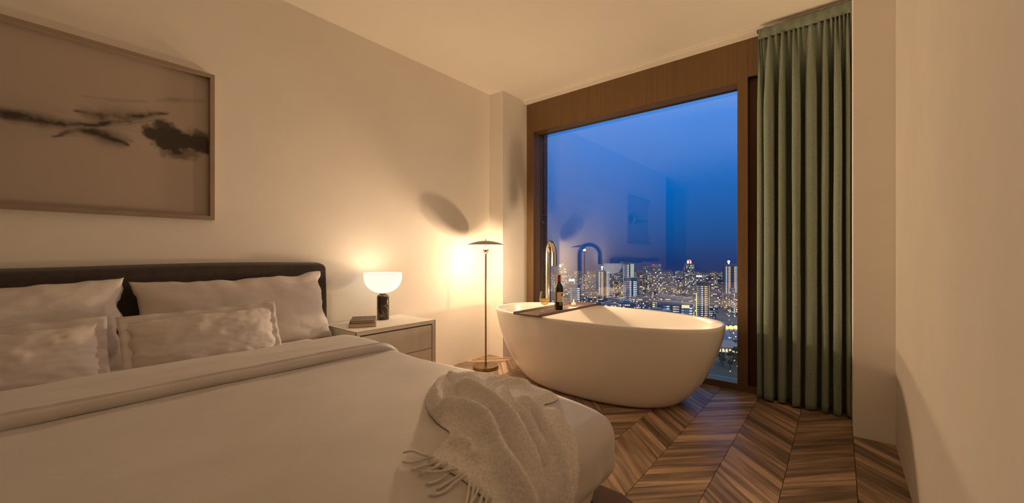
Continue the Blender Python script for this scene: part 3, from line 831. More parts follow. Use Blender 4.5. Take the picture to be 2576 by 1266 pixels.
for j in range(nys):
    for i in range(nxs):
        p = (-1.27 + (i + (.5 if j % 2 else 0)) * step, .55 + j * step * 1.0)
        if not inside(p, lt): continue
        dd = math.sqrt(min((p[0] - q[0]) ** 2 + (p[1] - q[1]) ** 2 for q in lt))
        if dd < .005: continue
        pts2.append(Vector((p[0] + rnd.uniform(-.001, .001), p[1] + rnd.uniform(-.001, .001)))); dists.append(dd)
res = delaunay_2d_cdt(pts2, [], [list(range(len(lt)))], 1, 1e-6)
V2, _, F2, ov, _, _ = res
th_ = empty('throw_blanket', (-.8, .9, .6)); tag(th_, 'fluffy grey beige throw with fringed hem over the foot of the bed', 'blanket')
tho = Vector((-.8, .9, .6)); VV = []
hcache = {}
for k, p in enumerate(V2):
    dd = dists[ov[k][0]] if ov[k] else 0.
    h = blanket_h((p[0], p[1]), dd)
    VV.append(bed_pt(p[0], p[1], h + .003) - tho)
me = mesh(VV, [tuple(f) for f in F2], True, 'fleece')
bm = bmesh.new(); bm.from_mesh(me); bmesh.ops.recalc_face_normals(bm, faces=bm.faces)
if sum(f.normal.z for f in bm.faces) < 0: bmesh.ops.reverse_faces(bm, faces=bm.faces)
bm.to_mesh(me); bm.free()
fo_ = obj('fleece', me, M['fleece'], th_)
pm_ = fo_.modifiers.new('pile', 'PARTICLE_SYSTEM'); ps = pm_.particle_system.settings
ps.type = 'HAIR'; ps.count = 60000; ps.hair_length = .0020; ps.hair_step = 2; ps.render_step = 2; ps.display_step = 2
ps.use_advanced_hair = True; ps.brownian_factor = .0015; ps.length_random = .5; ps.root_radius = .9; ps.tip_radius = .35; ps.radius_scale = .0006
ps.use_hair_bspline = False; ps.distribution = 'RAND'; ps.material = 1
# fringe strands
rnd = random.Random(11)
fr_pts = [(-.778, .620), (-.765, .626), (-.75, .628), (-.735, .630), (-.722, .632), (-.705, .635), (-.689, .636), (-.67, .636), (-.657, .634)]
s_ = -.645
while s_ < -.30:
    fr_pts.append((s_, .632 if s_ < -.55 else .632 - (s_ + .55) * .22)); s_ += .0125
for k, (s0, t0) in enumerate(fr_pts):
    if k < 9:      # loose tangled strands at the corner
        a = [-2.75, -2.45, -1.9, -1.75, -2.1, -1.7, -2.5, -1.75, -1.95][k]; L = [.085, .085, .075, .07, .06, .085, .11, .08, .11][k]
    else: a = -1.02 + rnd.uniform(-.10, .10); L = rnd.uniform(.10, .13)
    P = []; ph = rnd.uniform(0, 6); am = rnd.uniform(.2, .5) if k < 9 else rnd.uniform(.08, .22)
    s_, t_ = s0, t0 + .004; n = 9
    for i in range(n):
        q = i / (n - 1); lift = .006 + (.010 * math.sin(q * 3.1) if k < 9 and k % 3 == 0 else 0) + (.014 * (1 - q) ** 3)
        P.append(bed_pt(s_, t_, lift) - tho)
        an = a + am * math.sin(q * 5 + ph); s_ += math.cos(an) * L / n; t_ += math.sin(an) * L / n
    MB().tube(P, [.0032] * (n - 1) + [.0026], 6).build('fringe_strand', M['yarn'], th_, smooth=True)

# ================================================================== bathtub
TCX, TCY, TA, TB, TZ, TE = -1.594, 3.041, .983, .490, .604, 2.34
def sup(a, b, ang, e=TE):
    c, s = math.cos(ang), math.sin(ang)
    return (a * math.copysign(abs(c) ** (2 / e), c), b * math.copysign(abs(s) ** (2 / e), s))
tub = empty('bathtub', (TCX, TCY, 0)); tag(tub, 'white oval freestanding bathtub in front of the window', 'bathtub')
NA = 160; V, Fc = [], []; rings = []
def ring(a, b, z, ox=0.):
    i0 = len(V)
    for i in range(NA):
        x, y = sup(a, b, 2 * math.pi * (i + .5) / NA); V.append((x + ox, y, z))
    rings.append(i0)
a0, b0 = .60, .355
for k in range(0, 29):
    h = k / 28; kk = (1 - (1 - h) ** 1.45) ** .60 if h > 0 else 0
    if k == 0: ring(a0 - .04, b0 - .04, .003, .035); 
    ring(a0 + (TA - a0) * kk, b0 + (TB - b0) * kk, TZ * h if k else .004, .035 * (1 - kk))
ring(TA - .003, TB - .003, TZ + .004); ring(TA - .010, TB - .010, TZ + .006); ring(TA - .017, TB - .017, TZ + .004); ring(TA - .021, TB - .021, TZ - .004)
nout = len(rings)
for k in range(1, 22):      # inside
    h = 1 - k / 21; kk = (1 - (1 - h) ** 1.7) ** .62 if h > 0 else 0
    ai, bi = .55, .27
    ring(ai + (TA - .022 - ai) * kk, bi + (TB - .022 - bi) * kk, .13 + (TZ - .006 - .13) * h, .02 * (1 - kk))
ring(.3, .14, .120); ring(.03, .02, .116)
for q in range(len(rings) - 1):
    for i in range(NA):
        j = (i + 1) % NA; Fc.append((rings[q] + i, rings[q] + j, rings[q + 1] + j, rings[q + 1] + i))
Fc.append(tuple(rings[0] + i for i in range(NA - 1, -1, -1))); Fc.append(tuple(rings[-1] + i for i in range(NA)))
obj('shell', mesh(V, Fc, True), M['tub'], tub)
MB().lathe([(0, .1185), (.026, .1185), (.030, .121), (.026, .124), (0, .125)], 32).build('drain', M['chrome'], tub, smooth=True)

# floor-standing faucet behind the tub
fa = empty('tub_faucet', (-2.355, 3.464, 0)); tag(fa, 'tall polished gooseneck faucet standing behind the bathtub rim', 'faucet')
fr_, fz = .0275, 1.2455
d_ = Vector((-2.176 + 2.355, 3.305 - 3.464, 0)); rr_ = d_.length / 2; d_.normalize()
zc = fz - fr_ - rr_
P = [Vector((0, 0, .02)), Vector((0, 0, .4)), Vector((0, 0, .8)), Vector((0, 0, zc))]
for k in range(1, 25):
    a = math.pi * k / 24; P.append(d_ * (rr_ - rr_ * math.cos(a)) + Vector((0, 0, zc + rr_ * math.sin(a))))
P.append(P[-1] - Vector((0, 0, .03)))
MB().tube(P, fr_, 24).build('gooseneck', M['chrome'], fa, auto=True)
e = P[-1]; MB().lathe([(0, 0), (fr_ * 1.06, 0), (fr_ * 1.06, -.080), (fr_ * .9, -.082), (0, -.082)], 28, (e.x, e.y, e.z)).build('spout_tip', M['chrome'], fa, auto=True)
MB().lathe([(0, 0), (.055, 0), (.055, .014), (.030, .022), (0, .022)], 32).build('floor_flange', M['chrome'], fa, auto=True)

# bath tray and what stands on it
TYX0, TYX1, TYY0, TYY1, TZT = -2.066, -1.800, 2.532, 3.560, .611
ty = empty('bath_tray', (-1.93, 3.04, TZT)); tag(ty, 'brown wooden bath tray laid across the bathtub', 'tray')
def tb(name, a, b): return MB().box((a[0] + 1.93, a[1] - 3.04, a[2]), (b[0] + 1.93, b[1] - 3.04, b[2])).build(name, M['tray'], ty, bevel=.0012, seg=1)
tb('board', (TYX0, TYY0, 0), (TYX1, TYY1, .008))
tb('rail', (TYX0, TYY0, .008), (TYX0 + .012, TYY1, .022)); tb('rail', (TYX1 - .012, TYY0, .008), (TYX1, TYY1, .022))
tb('end_rail', (TYX0 + .012, TYY0, .008), (TYX1 - .012, TYY0 + .010, .013)); tb('end_rail', (TYX0 + .012, TYY1 - .010, .008), (TYX1 - .012, TYY1, .013))
ZT = TZT + .008

wb = empty('wine_bottle', (-1.903, 2.965, ZT)); tag(wb, 'dark wine bottle with red capsule and cream label on the bath tray', 'bottle')
rb = .0375
MB().lathe([(0, .004), (.028, .0), (rb - .002, .001), (rb, .006), (rb, .186), (rb - .003, .200), (rb - .013, .218), (.0165, .236), (.0150, .250), (.0150, .300)], 48).build('body', M['bottle'], wb, auto=True)
MB().lathe([(.0156, .246), (.0158, .248), (.0158, .292), (.0168, .293), (.0168, .302), (.0150, .305), (0, .305)], 32).build('capsule', M['capsule'], wb, auto=True)
def curved_patch(name, mat, parent, r, a0, a1, z0, z1, n=16):
    V, Fc = [], []
    for i in range(n + 1):
        a = a0 + (a1 - a0) * i / n
        V += [(r * math.cos(a), r * math.sin(a), z0), (r * math.cos(a), r * math.sin(a), z1)]
    for i in range(n): Fc.append((2*i, 2*i+2, 2*i+3, 2*i+1))
    return obj(name, mesh(V, Fc, True), mat, parent)
ang_cam = math.atan2(-2.965, 1.903)                 # direction towards the room
lb = curved_patch('label', M['paper'], wb, rb + .0004, ang_cam - .42, ang_cam + 1.25, .070, .155, 20)
def disc_on(name, mat, parent, r, ang, z, rad, sx=1.):
    V = []; n = 22
    for i in range(n):
        a = 2 * math.pi * i / n; t_ = ang + rad * sx * math.cos(a) / r; V.append((r * math.cos(t_), r * math.sin(t_), z + rad * math.sin(a)))
    return obj(name, mesh(V, [tuple(range(n))]), mat, parent)
disc_on('seal', M['seal_red'], lb, rb + .0022, ang_cam + .80, .133, .0125)
for z_, a_, b_ in ((.108, .70, .95), (.088, .05, 1.05), (.083, .25, .95)):
    curved_patch('text_line', M['ink'], lb, rb + .0008, ang_cam + a_, ang_cam + b_, z_, z_ + .0018, 8)
disc_on('emblem', M['seal_gold'], wb, rb + .0006, ang_cam + .35, .052, .012, .9)
disc_on('emblem', M['seal_gold'], wb, rb + .0006, ang_cam - 1.15, .052, .012, .9)

wg = empty('wine_glass', (-1.935, 2.795, ZT)); tag(wg, 'stemmed glass of white wine beside the bottle on the bath tray', 'glass')
MB().lathe([(0, .001), (.036, .0), (.036, .0012), (.012, .005), (.0045, .012), (.0035, .03), (.0035, .042), (.006, .050), (.022, .058), (.038, .075), (.0445, .098), (.043, .125), (.037, .155), (.0325, .172)], 48).build('glass_bowl', M['clear'], wg, smooth=True)
MB().lathe([(0, .052), (.006, .0525), (.0215, .0605), (.0370, .077), (.0430, .098), (.0433, .104), (0, .104)], 40).build('wine', M['wine_white'], wg, auto=True)

ch = empty('candle_holder', (-1.925, 3.255, ZT)); tag(ch, 'clear glass candle holder on the bath tray', 'candle holder')
MB().lathe([(0, .0), (.034, .0), (.0345, .003), (.0345, .094), (.0336, .0945), (.0332, .092)], 40).build('tumbler', M['clear'], ch, auto=True)
cn = empty('tealight_candle', (-1.925, 3.255, ZT + .0075)); tag(cn, 'lit tealight inside the glass holder on the bath tray', 'candle')
MB().lathe([(0, 0), (.021, 0), (.021, .022), (.018, .022), (0, .021)], 28).build('wax', M['wax'], cn, auto=True)
MB().lathe([(0, .022), (.0035, .026), (.0045, .033), (.003, .043), (.0008, .055), (0, .057)], 14).build('flame', M['flame'], cn, smooth=True)
lamp_light(cn, (0, 0, .045), CANDLE_W, .03)

# ================================================================== curtain
cu = empty('curtain', (-.215, 3.55, 0)); tag(cu, 'floor length green curtain hanging beside the window', 'curtain')
def curtain_mesh():
    V, Fc = [], []
    folds = [(-.410, .066), (-.328, .050), (-.242, .054), (-.156, .068), (-.078, .044), (-.010, .046), (.046, .03)]   # centre x, visible width
    nz = 70; per = 30
    path = []
    # meander through omega folds: front lobes at the listed places
    xl = -.492
    ctrl = [(xl, 3.585), (xl + .004, 3.560), (xl + .020, 3.552), (xl + .036, 3.560)]
    for i, (c, w) in enumerate(folds):
        f_ = 3.500 + .012 * math.sin(i * 2.1)
        h = w / 2
        ctrl += [(c - h * .80, 3.632), (c - h * 1.02, 3.570), (c - h * .85, f_ + .012), (c - h * .35, f_ - .002), (c + h * .35, f_ - .002), (c + h * .85, f_ + .012), (c + h * 1.0, 3.570), (c + h * .85, 3.632)]
    ctrl[-1] = (.060, 3.60); ctrl[-2] = (.060, 3.56)
    # Catmull-Rom
    C_ = [ctrl[0]] + ctrl + [ctrl[-1]]
    for i in range(1, len(C_) - 2):
        p0, p1, p2, p3 = [Vector(q) for q in C_[i-1:i+3]]
        for k in range(7):
            t_ = k / 7
            path.append(.5 * ((2*p1) + (-p0 + p2) * t_ + (2*p0 - 5*p1 + 4*p2 - p3) * t_**2 + (-p0 + 3*p1 - 3*p2 + p3) * t_**3))
    path.append(Vector(ctrl[-1])); n = len(path)
    cum = [0.]
    for i in range(1, n): cum.append(cum[-1] + (path[i] - path[i-1]).length)
    zs = [.012 + 2.735 * (k / nz) for k in range(nz + 1)]
    nf = len(folds); bnd = [xl + .001, (xl + .036 + folds[0][0] - folds[0][1] / 2) / 2]
    for i in range(nf - 1): bnd.append((folds[i][0] + folds[i][1] / 2 + folds[i+1][0] - folds[i+1][1] / 2) / 2)
    bnd.append(.060)
    grp = [0 if i < 28 else min(nf, 1 + (i - 28) // 56) for i in range(n)]
    lo_ = {}; hi_ = {}
    for i, g_ in enumerate(grp): lo_.setdefault(g_, cum[i]); hi_[g_] = cum[min(i + 1, n - 1)]
    for k, z in enumerate(zs):
        w = sstep(2.15, 2.75, z) ** 1.2           # towards the gathers
        for i, p in enumerate(path):
            q = i / (n - 1); x, y = p.x, p.y; g_ = grp[i]
            lf = (cum[i] - lo_[g_]) / max(1e-6, hi_[g_] - lo_[g_])
            gx = bnd[g_] + (bnd[g_ + 1] - bnd[g_]) * lf; gx = max(gx, -.476 + .004 * lf)
            per_ = 2 if g_ % 3 else 3
            gy = 3.546 + .013 * math.cos(2 * math.pi * (lf * per_ + .5)) * (.7 + .5 * math.sin(g_ * 2.3) ** 2) + .005 * fbm(q * 30, 0, 8.)
            x2 = x * (1 - w) + gx * w; y2 = y * (1 - w) + gy * w
            y2 += .006 * fbm(q * 9, z * .8, 1.7, 3) * (1 - w); x2 += .005 * fbm(q * 7, z * .9, 6.3, 2) * (1 - w) * sstep(0, .04, q) * sstep(1, .96, q)
            zz = z - (.006 * (1 - sstep(.0, .1, z)) * math.sin(q * 40))
            V.append((min(x2, .0625) + .215, y2 - 3.55, zz))
    for k in range(nz):
        for i in range(n - 1): a = k * n + i; Fc.append((a, a + 1, a + n + 1, a + n))
    return mesh(V, Fc, True, 'folds')
o = obj('folds', curtain_mesh(), M['curtain'], cu); md = o.modifiers.new('thick', 'SOLIDIFY'); md.thickness = .004
V, Fc = [], []
for i in range(61):
    q = i / 60; x = -.478 + .541 * q
    y = 3.540 + .003 * math.sin(q * 50) + .002 * fbm(q * 12, 0, 3)
    for dx, zq in ((.0, 2.738), (-.004, 2.741), (-.0045, 2.78), (-.004, 2.815), (0, 2.818)): V.append((x + .215, y + dx - 3.55, zq + .002 * fbm(q * 18, zq, 2)))
for i in range(60):
    for k in range(4): a = i * 5 + k; Fc.append((a, a + 5, a + 6, a + 1))
o = obj('heading_band', mesh(V, Fc, True), M['curtain'], cu); md = o.modifiers.new('thick', 'SOLIDIFY'); md.thickness = .006; md.offset = -1
MB().box((-.49 + .215, 3.552 - 3.55, 2.800), (.062 + .215, 3.572 - 3.55, 2.822)).build('track', M['bronze'], cu)

# ================================================================== the city outside, about a hundred metres below
GZ = -100.0
SY, CYW = math.sin(R(YAW)), math.cos(R(YAW))
def city_xy(u, d):
    r = (u - 1288) / FPX * d
    return -SY * d + CYW * r, CYW * d + SY * r
def z_at(v, d): return EYE + (HORIZON - v) * d / FPX
def m_windows(name, lit, cool=.5, strength=1.6, warmc=(1., .66, .30)):
    t = NT(name); r = t.add('ShaderNodeNewGeometry').outputs['Random Per Island']
    r2 = t.math('FRACT', t.math('MULTIPLY', r, 57.3))
    on = t.math('GREATER_THAN', r, 1 - lit)
    lev = t.math('MULTIPLY', on, t.math('ADD', t.math('MULTIPLY', t.math('POWER', r2, 2.), strength), .12))
    col = t.mix(t.math('GREATER_THAN', t.math('FRACT', t.math('MULTIPLY', r, 13.7)), 1 - cool), warmc, (.85, .93, 1.))
    t.m.cycles.emission_sampling = 'NONE'
    em = t.add('ShaderNodeEmission', {'Color': col, 'Strength': lev}).outputs[0]
    gl = t.bsdf((.05, .08, .13), .18)
    return t.surf(t.add('ShaderNodeAddShader', {0: em, 1: gl}).outputs[0])
def m_facade(name, c):
    t = NT(name); n = t.noise(t.coord('Object', (.08, .08, .3)), 1., 3, .6)
    return t.surf(t.bsdf(t.mix(n.outputs[0], tuple(q * .7 for q in c), c), .75))
WM = [m_windows('lit_windows_sparse', .30, .4, 1.7), m_windows('lit_windows_dense', .55, .45, 1.7), m_windows('lit_windows_white', .5, .85, 1.8), m_windows('lit_windows_warm', .5, .05, 1.9)]
FM = [m_facade('facade_grey', (.26, .26, .29)), m_facade('facade_brown', (.23, .17, .15)), m_facade('facade_blue', (.13, .17, .25)), m_facade('facade_pale', (.36, .34, .35)), m_facade('facade_dark', (.07, .08, .11))]
M['city_white'] = m_emit('tower_top_light', (.85, .93, 1.), 1.6); M['city_red'] = m_emit('aviation_red', (1., .10, .06), 2.5)
M['city_warm'] = m_emit('street_glow', (1., .55, .18), 2.6); M['city_pale'] = m_emit('floodlit_panel', (.62, .85, .66), .62)
M['city_gold'] = m_emit('stair_strip_glow', (1., .72, .30), 1.3)

def win_boxes(mb, w, dp, z0, z1, fh, cw, fill_h=.55, fill_w=.7, faces=('f', 'l', 'r')):
    nf = max(1, int((z1 - z0) / fh))
    for k in range(nf):
        za = z0 + k * fh + fh * (1 - fill_h) / 2; zb = za + fh * fill_h
        for fc in faces:
            L = w if fc == 'f' else dp; n = max(1, int(L / cw)); c = L / n
            for i in range(n):
                a = -L / 2 + i * c + c * (1 - fill_w) / 2; b = a + c * fill_w
                if fc == 'f': mb.box((a, -dp / 2 - .18, za), (b, -dp / 2 + .05, zb))
                elif fc == 'l': mb.box((-w / 2 - .18, a, za), (-w / 2 + .05, b, zb))
                else: mb.box((w / 2 - .05, a, za), (w / 2 + .18, b, zb))
    return mb
towers_at = []
def tower(name, label, u0, u1, v_top, d, fac, wm, dp=None, yaw=0., fh=3.4, cw=3.2, bands=False, v_base=None, fill=(.55, .7), group=None, cat='building', faces=('f', 'l', 'r')):
    u = (u0 + u1) / 2; x, y = city_xy(u, d); w = (u1 - u0) * d / FPX
    dp = dp or w * .8; yw = R(yaw); w = w / (math.cos(yw) + dp / w * abs(math.sin(yw))) if yaw else w
    t = empty(name, (x, y, GZ), R(YAW) - math.atan((u - 1288) / FPX) + yw); tag(t, label, cat, group)
    h = z_at(v_top, d) - GZ
    MB().box((-w/2, -dp/2, 0), (w/2, dp/2, h)).build('body', FM[fac], t)
    MB().box((-w/2 - .15, -dp/2 - .15, h), (w/2 + .15, dp/2 + .15, h + .9)).build('parapet', FM[fac], t)
    zlo = max(2., h - 75)
    if bands:
        nf = int((h - 1.5 - zlo) / fh)
        for k in range(nf):
            mb = MB(); win_boxes(mb, w, dp, zlo + k * fh, zlo + (k + 1) * fh + .01, fh, cw, *fill, faces=faces)
            mb.build('window_band', WM[wm], t)
    else:
        o = win_boxes(MB(), w, dp, zlo, h - 1.2, fh, cw, *fill, faces=faces).build('lit_window_grid', WM[wm], t); o['kind'] = 'stuff'
    towers_at.append((x, y, max(w, dp) * .72))
    return t, w, dp, h
# --- named towers, left to right
t, w, dp, h = tower('crowned_tower', 'stepped city tower with a red lit crown, nearest the faucet', 1404, 1425, 673, 1000, 0, 1, cw=3.4)
MB().box((-w/2 - 6, -dp*.3, 0), (-w/2, dp*.4, h - 6)).build('shoulder', FM[0], t)
MB().box((-w*.36, -dp*.35, h + .9), (-w*.12, dp*.1, h + 7)).build('crown', M['city_white'], t); MB().box((-w*.12, -dp*.35, h + .9), (w*.12, dp*.1, h + 9)).build('crown', FM[3], t)
MB().box((-w*.12, -dp*.36, h + 6), (w*.14, dp*.1, h + 10)).build('beacon', M['city_red'], t)
t, w, dp, h = tower('slab_building', 'grey city slab with a bright rooftop strip, seen behind the candle', 1431, 1455, 706, 820, 0, 0, dp=16)
MB().box((-w/2, -dp/2 - .3, h - 1), (w*.1, dp/2, h + 2.2)).build('roof_strip', M['city_white'], t)
tower('office_block', 'wide office block with bright white window rows, seen above the candle', 1434, 1462, 716, 690, 2, 2, dp=20, bands=True, fh=3.6, cw=4.2, fill=(.5, .92), yaw=-8)
t, w, dp, h = tower('banded_tower', 'banded city tower with a white mast beside the lamp reflection', 1500, 1531, 681, 900, 2, 0, dp=22, yaw=-28, bands=True, cw=2.6, fill=(.5, .95))
MB().lathe([(1.1, 0), (1.1, 5), (1.9, 6), (1.9, 9.5), (0, 10)], 10, (-1, 0, h)).build('mast', M['city_white'], t)
t, w, dp, h = tower('glass_tower', 'tall glass tower with a pale green floodlit flank', 1568, 1585, 661, 800, 2, 2, dp=16, bands=True, cw=2.4, fill=(.5, .9))
MB().box((w/2, -dp/2 + .4, 22), (w/2 + 7.5, dp/2, h - 1)).build('flank', FM[3], t)
MB().box((w/2 + .4, -dp/2 + .1, h - 31), (w/2 + 7.1, -dp/2 + .45, h - 3)).build('lit_panel', M['city_pale'], t)
for k in range(9): MB().box((w/2 + .4, -dp/2, h - 31 + k * 3.1), (w/2 + 7.1, -dp/2 + .2, h - 30.6 + k * 3.1)).build('spandrel', FM[2], t)
MB().box((-w*.5, -dp/2 - .5, h - 33), (-w*.1, -dp/2, h - 31.5)).build('sign_light', M['city_red'], t)
tower('podium_block', 'lower glass block in front of the tower with the floodlit flank', 1571, 1606, 700, 740, 2, 2, dp=18, bands=True, cw=3., fill=(.5, .9))
tower('brown_tower', 'plain brown windowless looking tower in mid skyline', 1601, 1616, 683, 1010, 1, 0, dp=16, cw=6)
tower('slim_tower', 'slim grey tower standing right of the brown tower', 1618, 1632, 671, 1060, 0, 0, dp=16)
t, w, dp, h = tower('red_beacon_tower', 'pale tower with red beacons at its roof corner in mid skyline', 1640, 1663, 668, 980, 3, 0, dp=20, fh=3.8, cw=3.6)
for q in (-.3, .35): MB().lathe([(0, 0), (.9, .2), (.9, 1.6), (0, 2)], 8, (w * q, -dp * .4, h + .9)).build('beacon', M['city_red'], t)
t, w, dp, h = tower('pointed_tower', 'tallest stepped tower with a red tip in the clear dark sky', 1722, 1745, 664, 1100, 0, 1, cw=3.0, yaw=6)
MB().box((-w*.25, -dp*.3, h + .9), (w*.25, dp*.3, h + 8)).build('crown', FM[3], t); MB().box((-w*.24, -dp*.34, h + 1), (-w*.05, -dp*.28, h + 8)).build('crown_light', M['city_white'], t); MB().box((w*.08, -dp*.34, h + 1), (w*.2, -dp*.28, h + 8)).build('crown_light', M['city_white'], t)
MB().box((-w*.18, -dp*.3, h + 8), (w*.18, dp*.3, h + 11)).build('tip', M['city_red'], t)
MB().box((-w/2 - 3.6, -dp*.3, 0), (-w/2, dp*.3, h - 12)).build('shoulder', FM[0], t)
tower('dark_block', 'dark flat roofed block between the two bright towers', 1777, 1794, 696, 900, 4, 0, dp=20, cw=5)
t, w, dp, h = tower('strip_lit_tower', 'dark tower whose near edge carries a golden vertical light strip', 1755, 1783, 711, 610, 4, 1, dp=15, bands=True, fh=2.9, cw=2.0, fill=(.5, .95), yaw=-10)
MB().box((-w/2 - 1.2, -dp/2 - .4, 6), (-w/2 - .2, -dp/2 + .6, h - 16)).build('stair_strip', M['city_gold'], t)
t2 = tower('rooftop_lit_block', 'small block with a white lit top edge left of the dark block', 1752, 1765, 694, 840, 0, 0, dp=14)
MB().box((-t2[1]/2, -t2[2]/2 - .3, t2[3] - 2.2), (t2[1]/2, -t2[2]/2, t2[3] + .8)).build('roof_strip', M['city_white'], t2[0])
tower('low_dark_block', 'dark block leaning on the skyline left of the rightmost tower', 1806, 1822, 704, 950, 4, 0, dp=20, cw=6)
t, w, dp, h = tower('domed_tower', 'banded tower with a glowing ball on its roof beside the window mullion', 1821, 1852, 666, 900, 2, 0, dp=20, yaw=-26, bands=True, cw=2.4, fill=(.55, .95))
MB().lathe([(1.3, 0), (1.3, 4), (2.6, 5.5), (2.9, 7.5), (1.8, 9.2), (0, 10)], 12, (-3, 0, h)).build('roof_ball', M['city_white'], t)
tower('speckled_tower', 'narrow residential tower full of lit windows below the roof ball tower', 1836, 1848, 727, 650, 3, 1, dp=10, fh=2.6, cw=1.8)
tower('glass_office', 'long low blue glass office just above the tub rim', 1655, 1714, 760, 600, 2, 0, dp=18, bands=True, fh=3.4, cw=4, fill=(.4, .95))
t, w, dp, h = tower('corner_block', 'low block with a yellow lit sign band above the tub rim', 1715, 1740, 764, 570, 0, 2, dp=14, bands=True, fh=3.6, cw=3, fill=(.45, .92))
MB().box((-w*.45, -dp/2 - .5, h - 5.5), (w*.25, -dp/2 - .1, h - 1.5)).build('sign_band', M['city_gold'], t)

# --- vaulted halls on the river bank, lit orange
for k, (u, v) in enumerate(((1826, 806), (1838, 811), (1850, 806))):
    d = 545; x, y = city_xy(u, d); t = empty('vaulted_hall', (x, y, GZ), R(YAW - 26))
    tag(t, 'small vaulted hall with an orange glowing front on the river bank', 'building', 'vaulted halls on the river bank')
    V, Fc = [], []; n = 12
    for yy in (-6, 6):
        for i in range(n + 1): a = math.pi * i / n; V.append((3.3 * math.cos(a), yy, 3 + 3.2 * math.sin(a)))
    for i in range(n): Fc.append((i, i + 1, n + 2 + i, n + 1 + i))
    obj('vault', mesh(V, Fc, True), FM[4], t)
    MB().box((-3.3, -5.8, 0), (3.3, 5.8, 3.1)).build('wall', FM[1], t)
    V = [(3.0 * math.cos(math.pi * i / n), -5.9, 2.6 + 2.7 * math.sin(math.pi * i / n)) for i in range(n + 1)] + [(-3, -5.9, .5), (3, -5.9, .5)]
    obj('glowing_front', mesh(V, [tuple(range(len(V)))]), M['city_warm'], t)
    towers_at.append((x, y, 6))

# --- everything lower: rows of plain blocks
rnd = random.Random(21)
lowgroup = 'low city blocks below the skyline'
proto_low = []
for k in range(14):      # fourteen shapes, reused
    w, dp, h = rnd.uniform(16, 34), rnd.uniform(12, 20), rnd.choice((9, 12, 14, 17, 20, 24, 30))
    body = MB().box((-w/2, -dp/2, 0), (w/2, dp/2, h)).box((-w*.2, -dp*.2, h), (w*.15, dp*.3, h + 2.6)).me(); body.materials.append(FM[(0, 1, 0, 3, 2, 1, 4)[k % 7]])
    wins = win_boxes(MB(), w, dp, 1.5, h - .8, 3.3, rnd.choice((2.6, 3.4, 5.)), .5, .72).me(); wins.materials.append(WM[(0, 1, 3, 2, 3)[k % 5]])
    fi, wi = (0, 1, 0, 3, 2, 1, 4)[k % 7], (0, 1, 3, 2, 3)[k % 5]
    desc = ('low ' if h < 13 else 'mid-rise ' if h < 19 else 'tall ') + ('grey', 'brown', 'bluish', 'pale', 'dark')[fi] + ' block with ' + ('few lit', 'many lit', 'white lit', 'warm lit')[wi] + ' windows'
    proto_low.append((body, wins, max(w, dp) * .55, h, desc))
marks = [(1414, 'crowned tower'), (1448, 'strip-roofed slab'), (1515, 'masted tower'), (1580, 'floodlit tower'), (1609, 'brown tower'), (1651, 'red beacon tower'), (1733, 'red tipped tower'), (1768, 'strip lit tower'), (1836, 'roof ball tower')]
d = 560.
while d < 1780:
    u = 1335 + rnd.uniform(0, 25)
    while u < 1905:
        x, y = city_xy(u, d + rnd.uniform(-8, 8))
        body, wins, rad, h, desc = rnd.choice(proto_low)
        ok = all((x - a) ** 2 + (y - b) ** 2 > (rad + c) ** 2 for a, b, c in towers_at)
        if ok:
            t = empty('city_block', (x, y, GZ), R(YAW) - math.atan((u - 1288) / FPX) + R(rnd.choice((0, 8, -12, 20, -24))))
            mu, mn = min(marks, key=lambda q: abs(q[0] - u))
            place = ('riverside' if d < 640 else 'in front' if d < 800 else 'level' if d < 1000 else 'behind' if d < 1300 else 'far behind')
            side = 'straight below' if abs(u - mu) < 7 else 'left of' if u < mu else 'right of'
            tag(t, f'{desc}, {place}, {side} the {mn}', 'building', lowgroup)
            obj('body', body, None, t); o = obj('lit_window_grid', wins, None, t); o['kind'] = 'stuff'
            towers_at.append((x, y, rad))
        u += (rnd.uniform(34, 60) + 4) * FPX / d
    d += 36 + (d - 560) * .035

# --- ground, river, park
def quad(name, uv, z, mat, label=None, cat=None, kind=None):
    V = [(*city_xy(u, d), z) for u, d in uv]
    V += [(x, y, z - 2) for x, y, _ in V]; n = len(uv)
    Fc = [tuple(range(n)), tuple(range(2*n - 1, n - 1, -1))] + [((i + 1) % n, i, i + n, (i + 1) % n + n) for i in range(n)]
    return tag(obj(name, mesh(V, Fc), mat), label, cat, None, kind)
tg = NT('city_ground'); ng = tg.noise(tg.coord('Object', (.012, .012, .012)), 1., 5, .6)
M['ground'] = tg.surf(tg.bsdf(tg.mix(ng.outputs[0], (.07, .07, .09), (.16, .14, .14)), .9))
tw = NT('river_water'); nw = tw.noise(tw.coord('Object', (.25, .06, .1)), 1., 4, .6)
M['water'] = tw.surf(tw.bsdf((.06, .08, .13), .12, tw.bump(nw.outputs[0], .5, .6)))
quad('ground', [(900, 250), (2300, 250), (2300, 1850), (900, 1850)], GZ, M['ground'], kind='structure')
quad('river', [(1000, 462), (2250, 462), (2250, 528), (1000, 528)], GZ + 2.2, M['water'], 'dark river strip seen through the window right of the bathtub', 'river')
quad('lawn', [(1000, 300), (2250, 300), (2250, 440), (1000, 440)], GZ + 2.1, m_facade('park_grass', (.018, .028, .018)), 'dark park lawn on the near bank of the river', 'lawn')

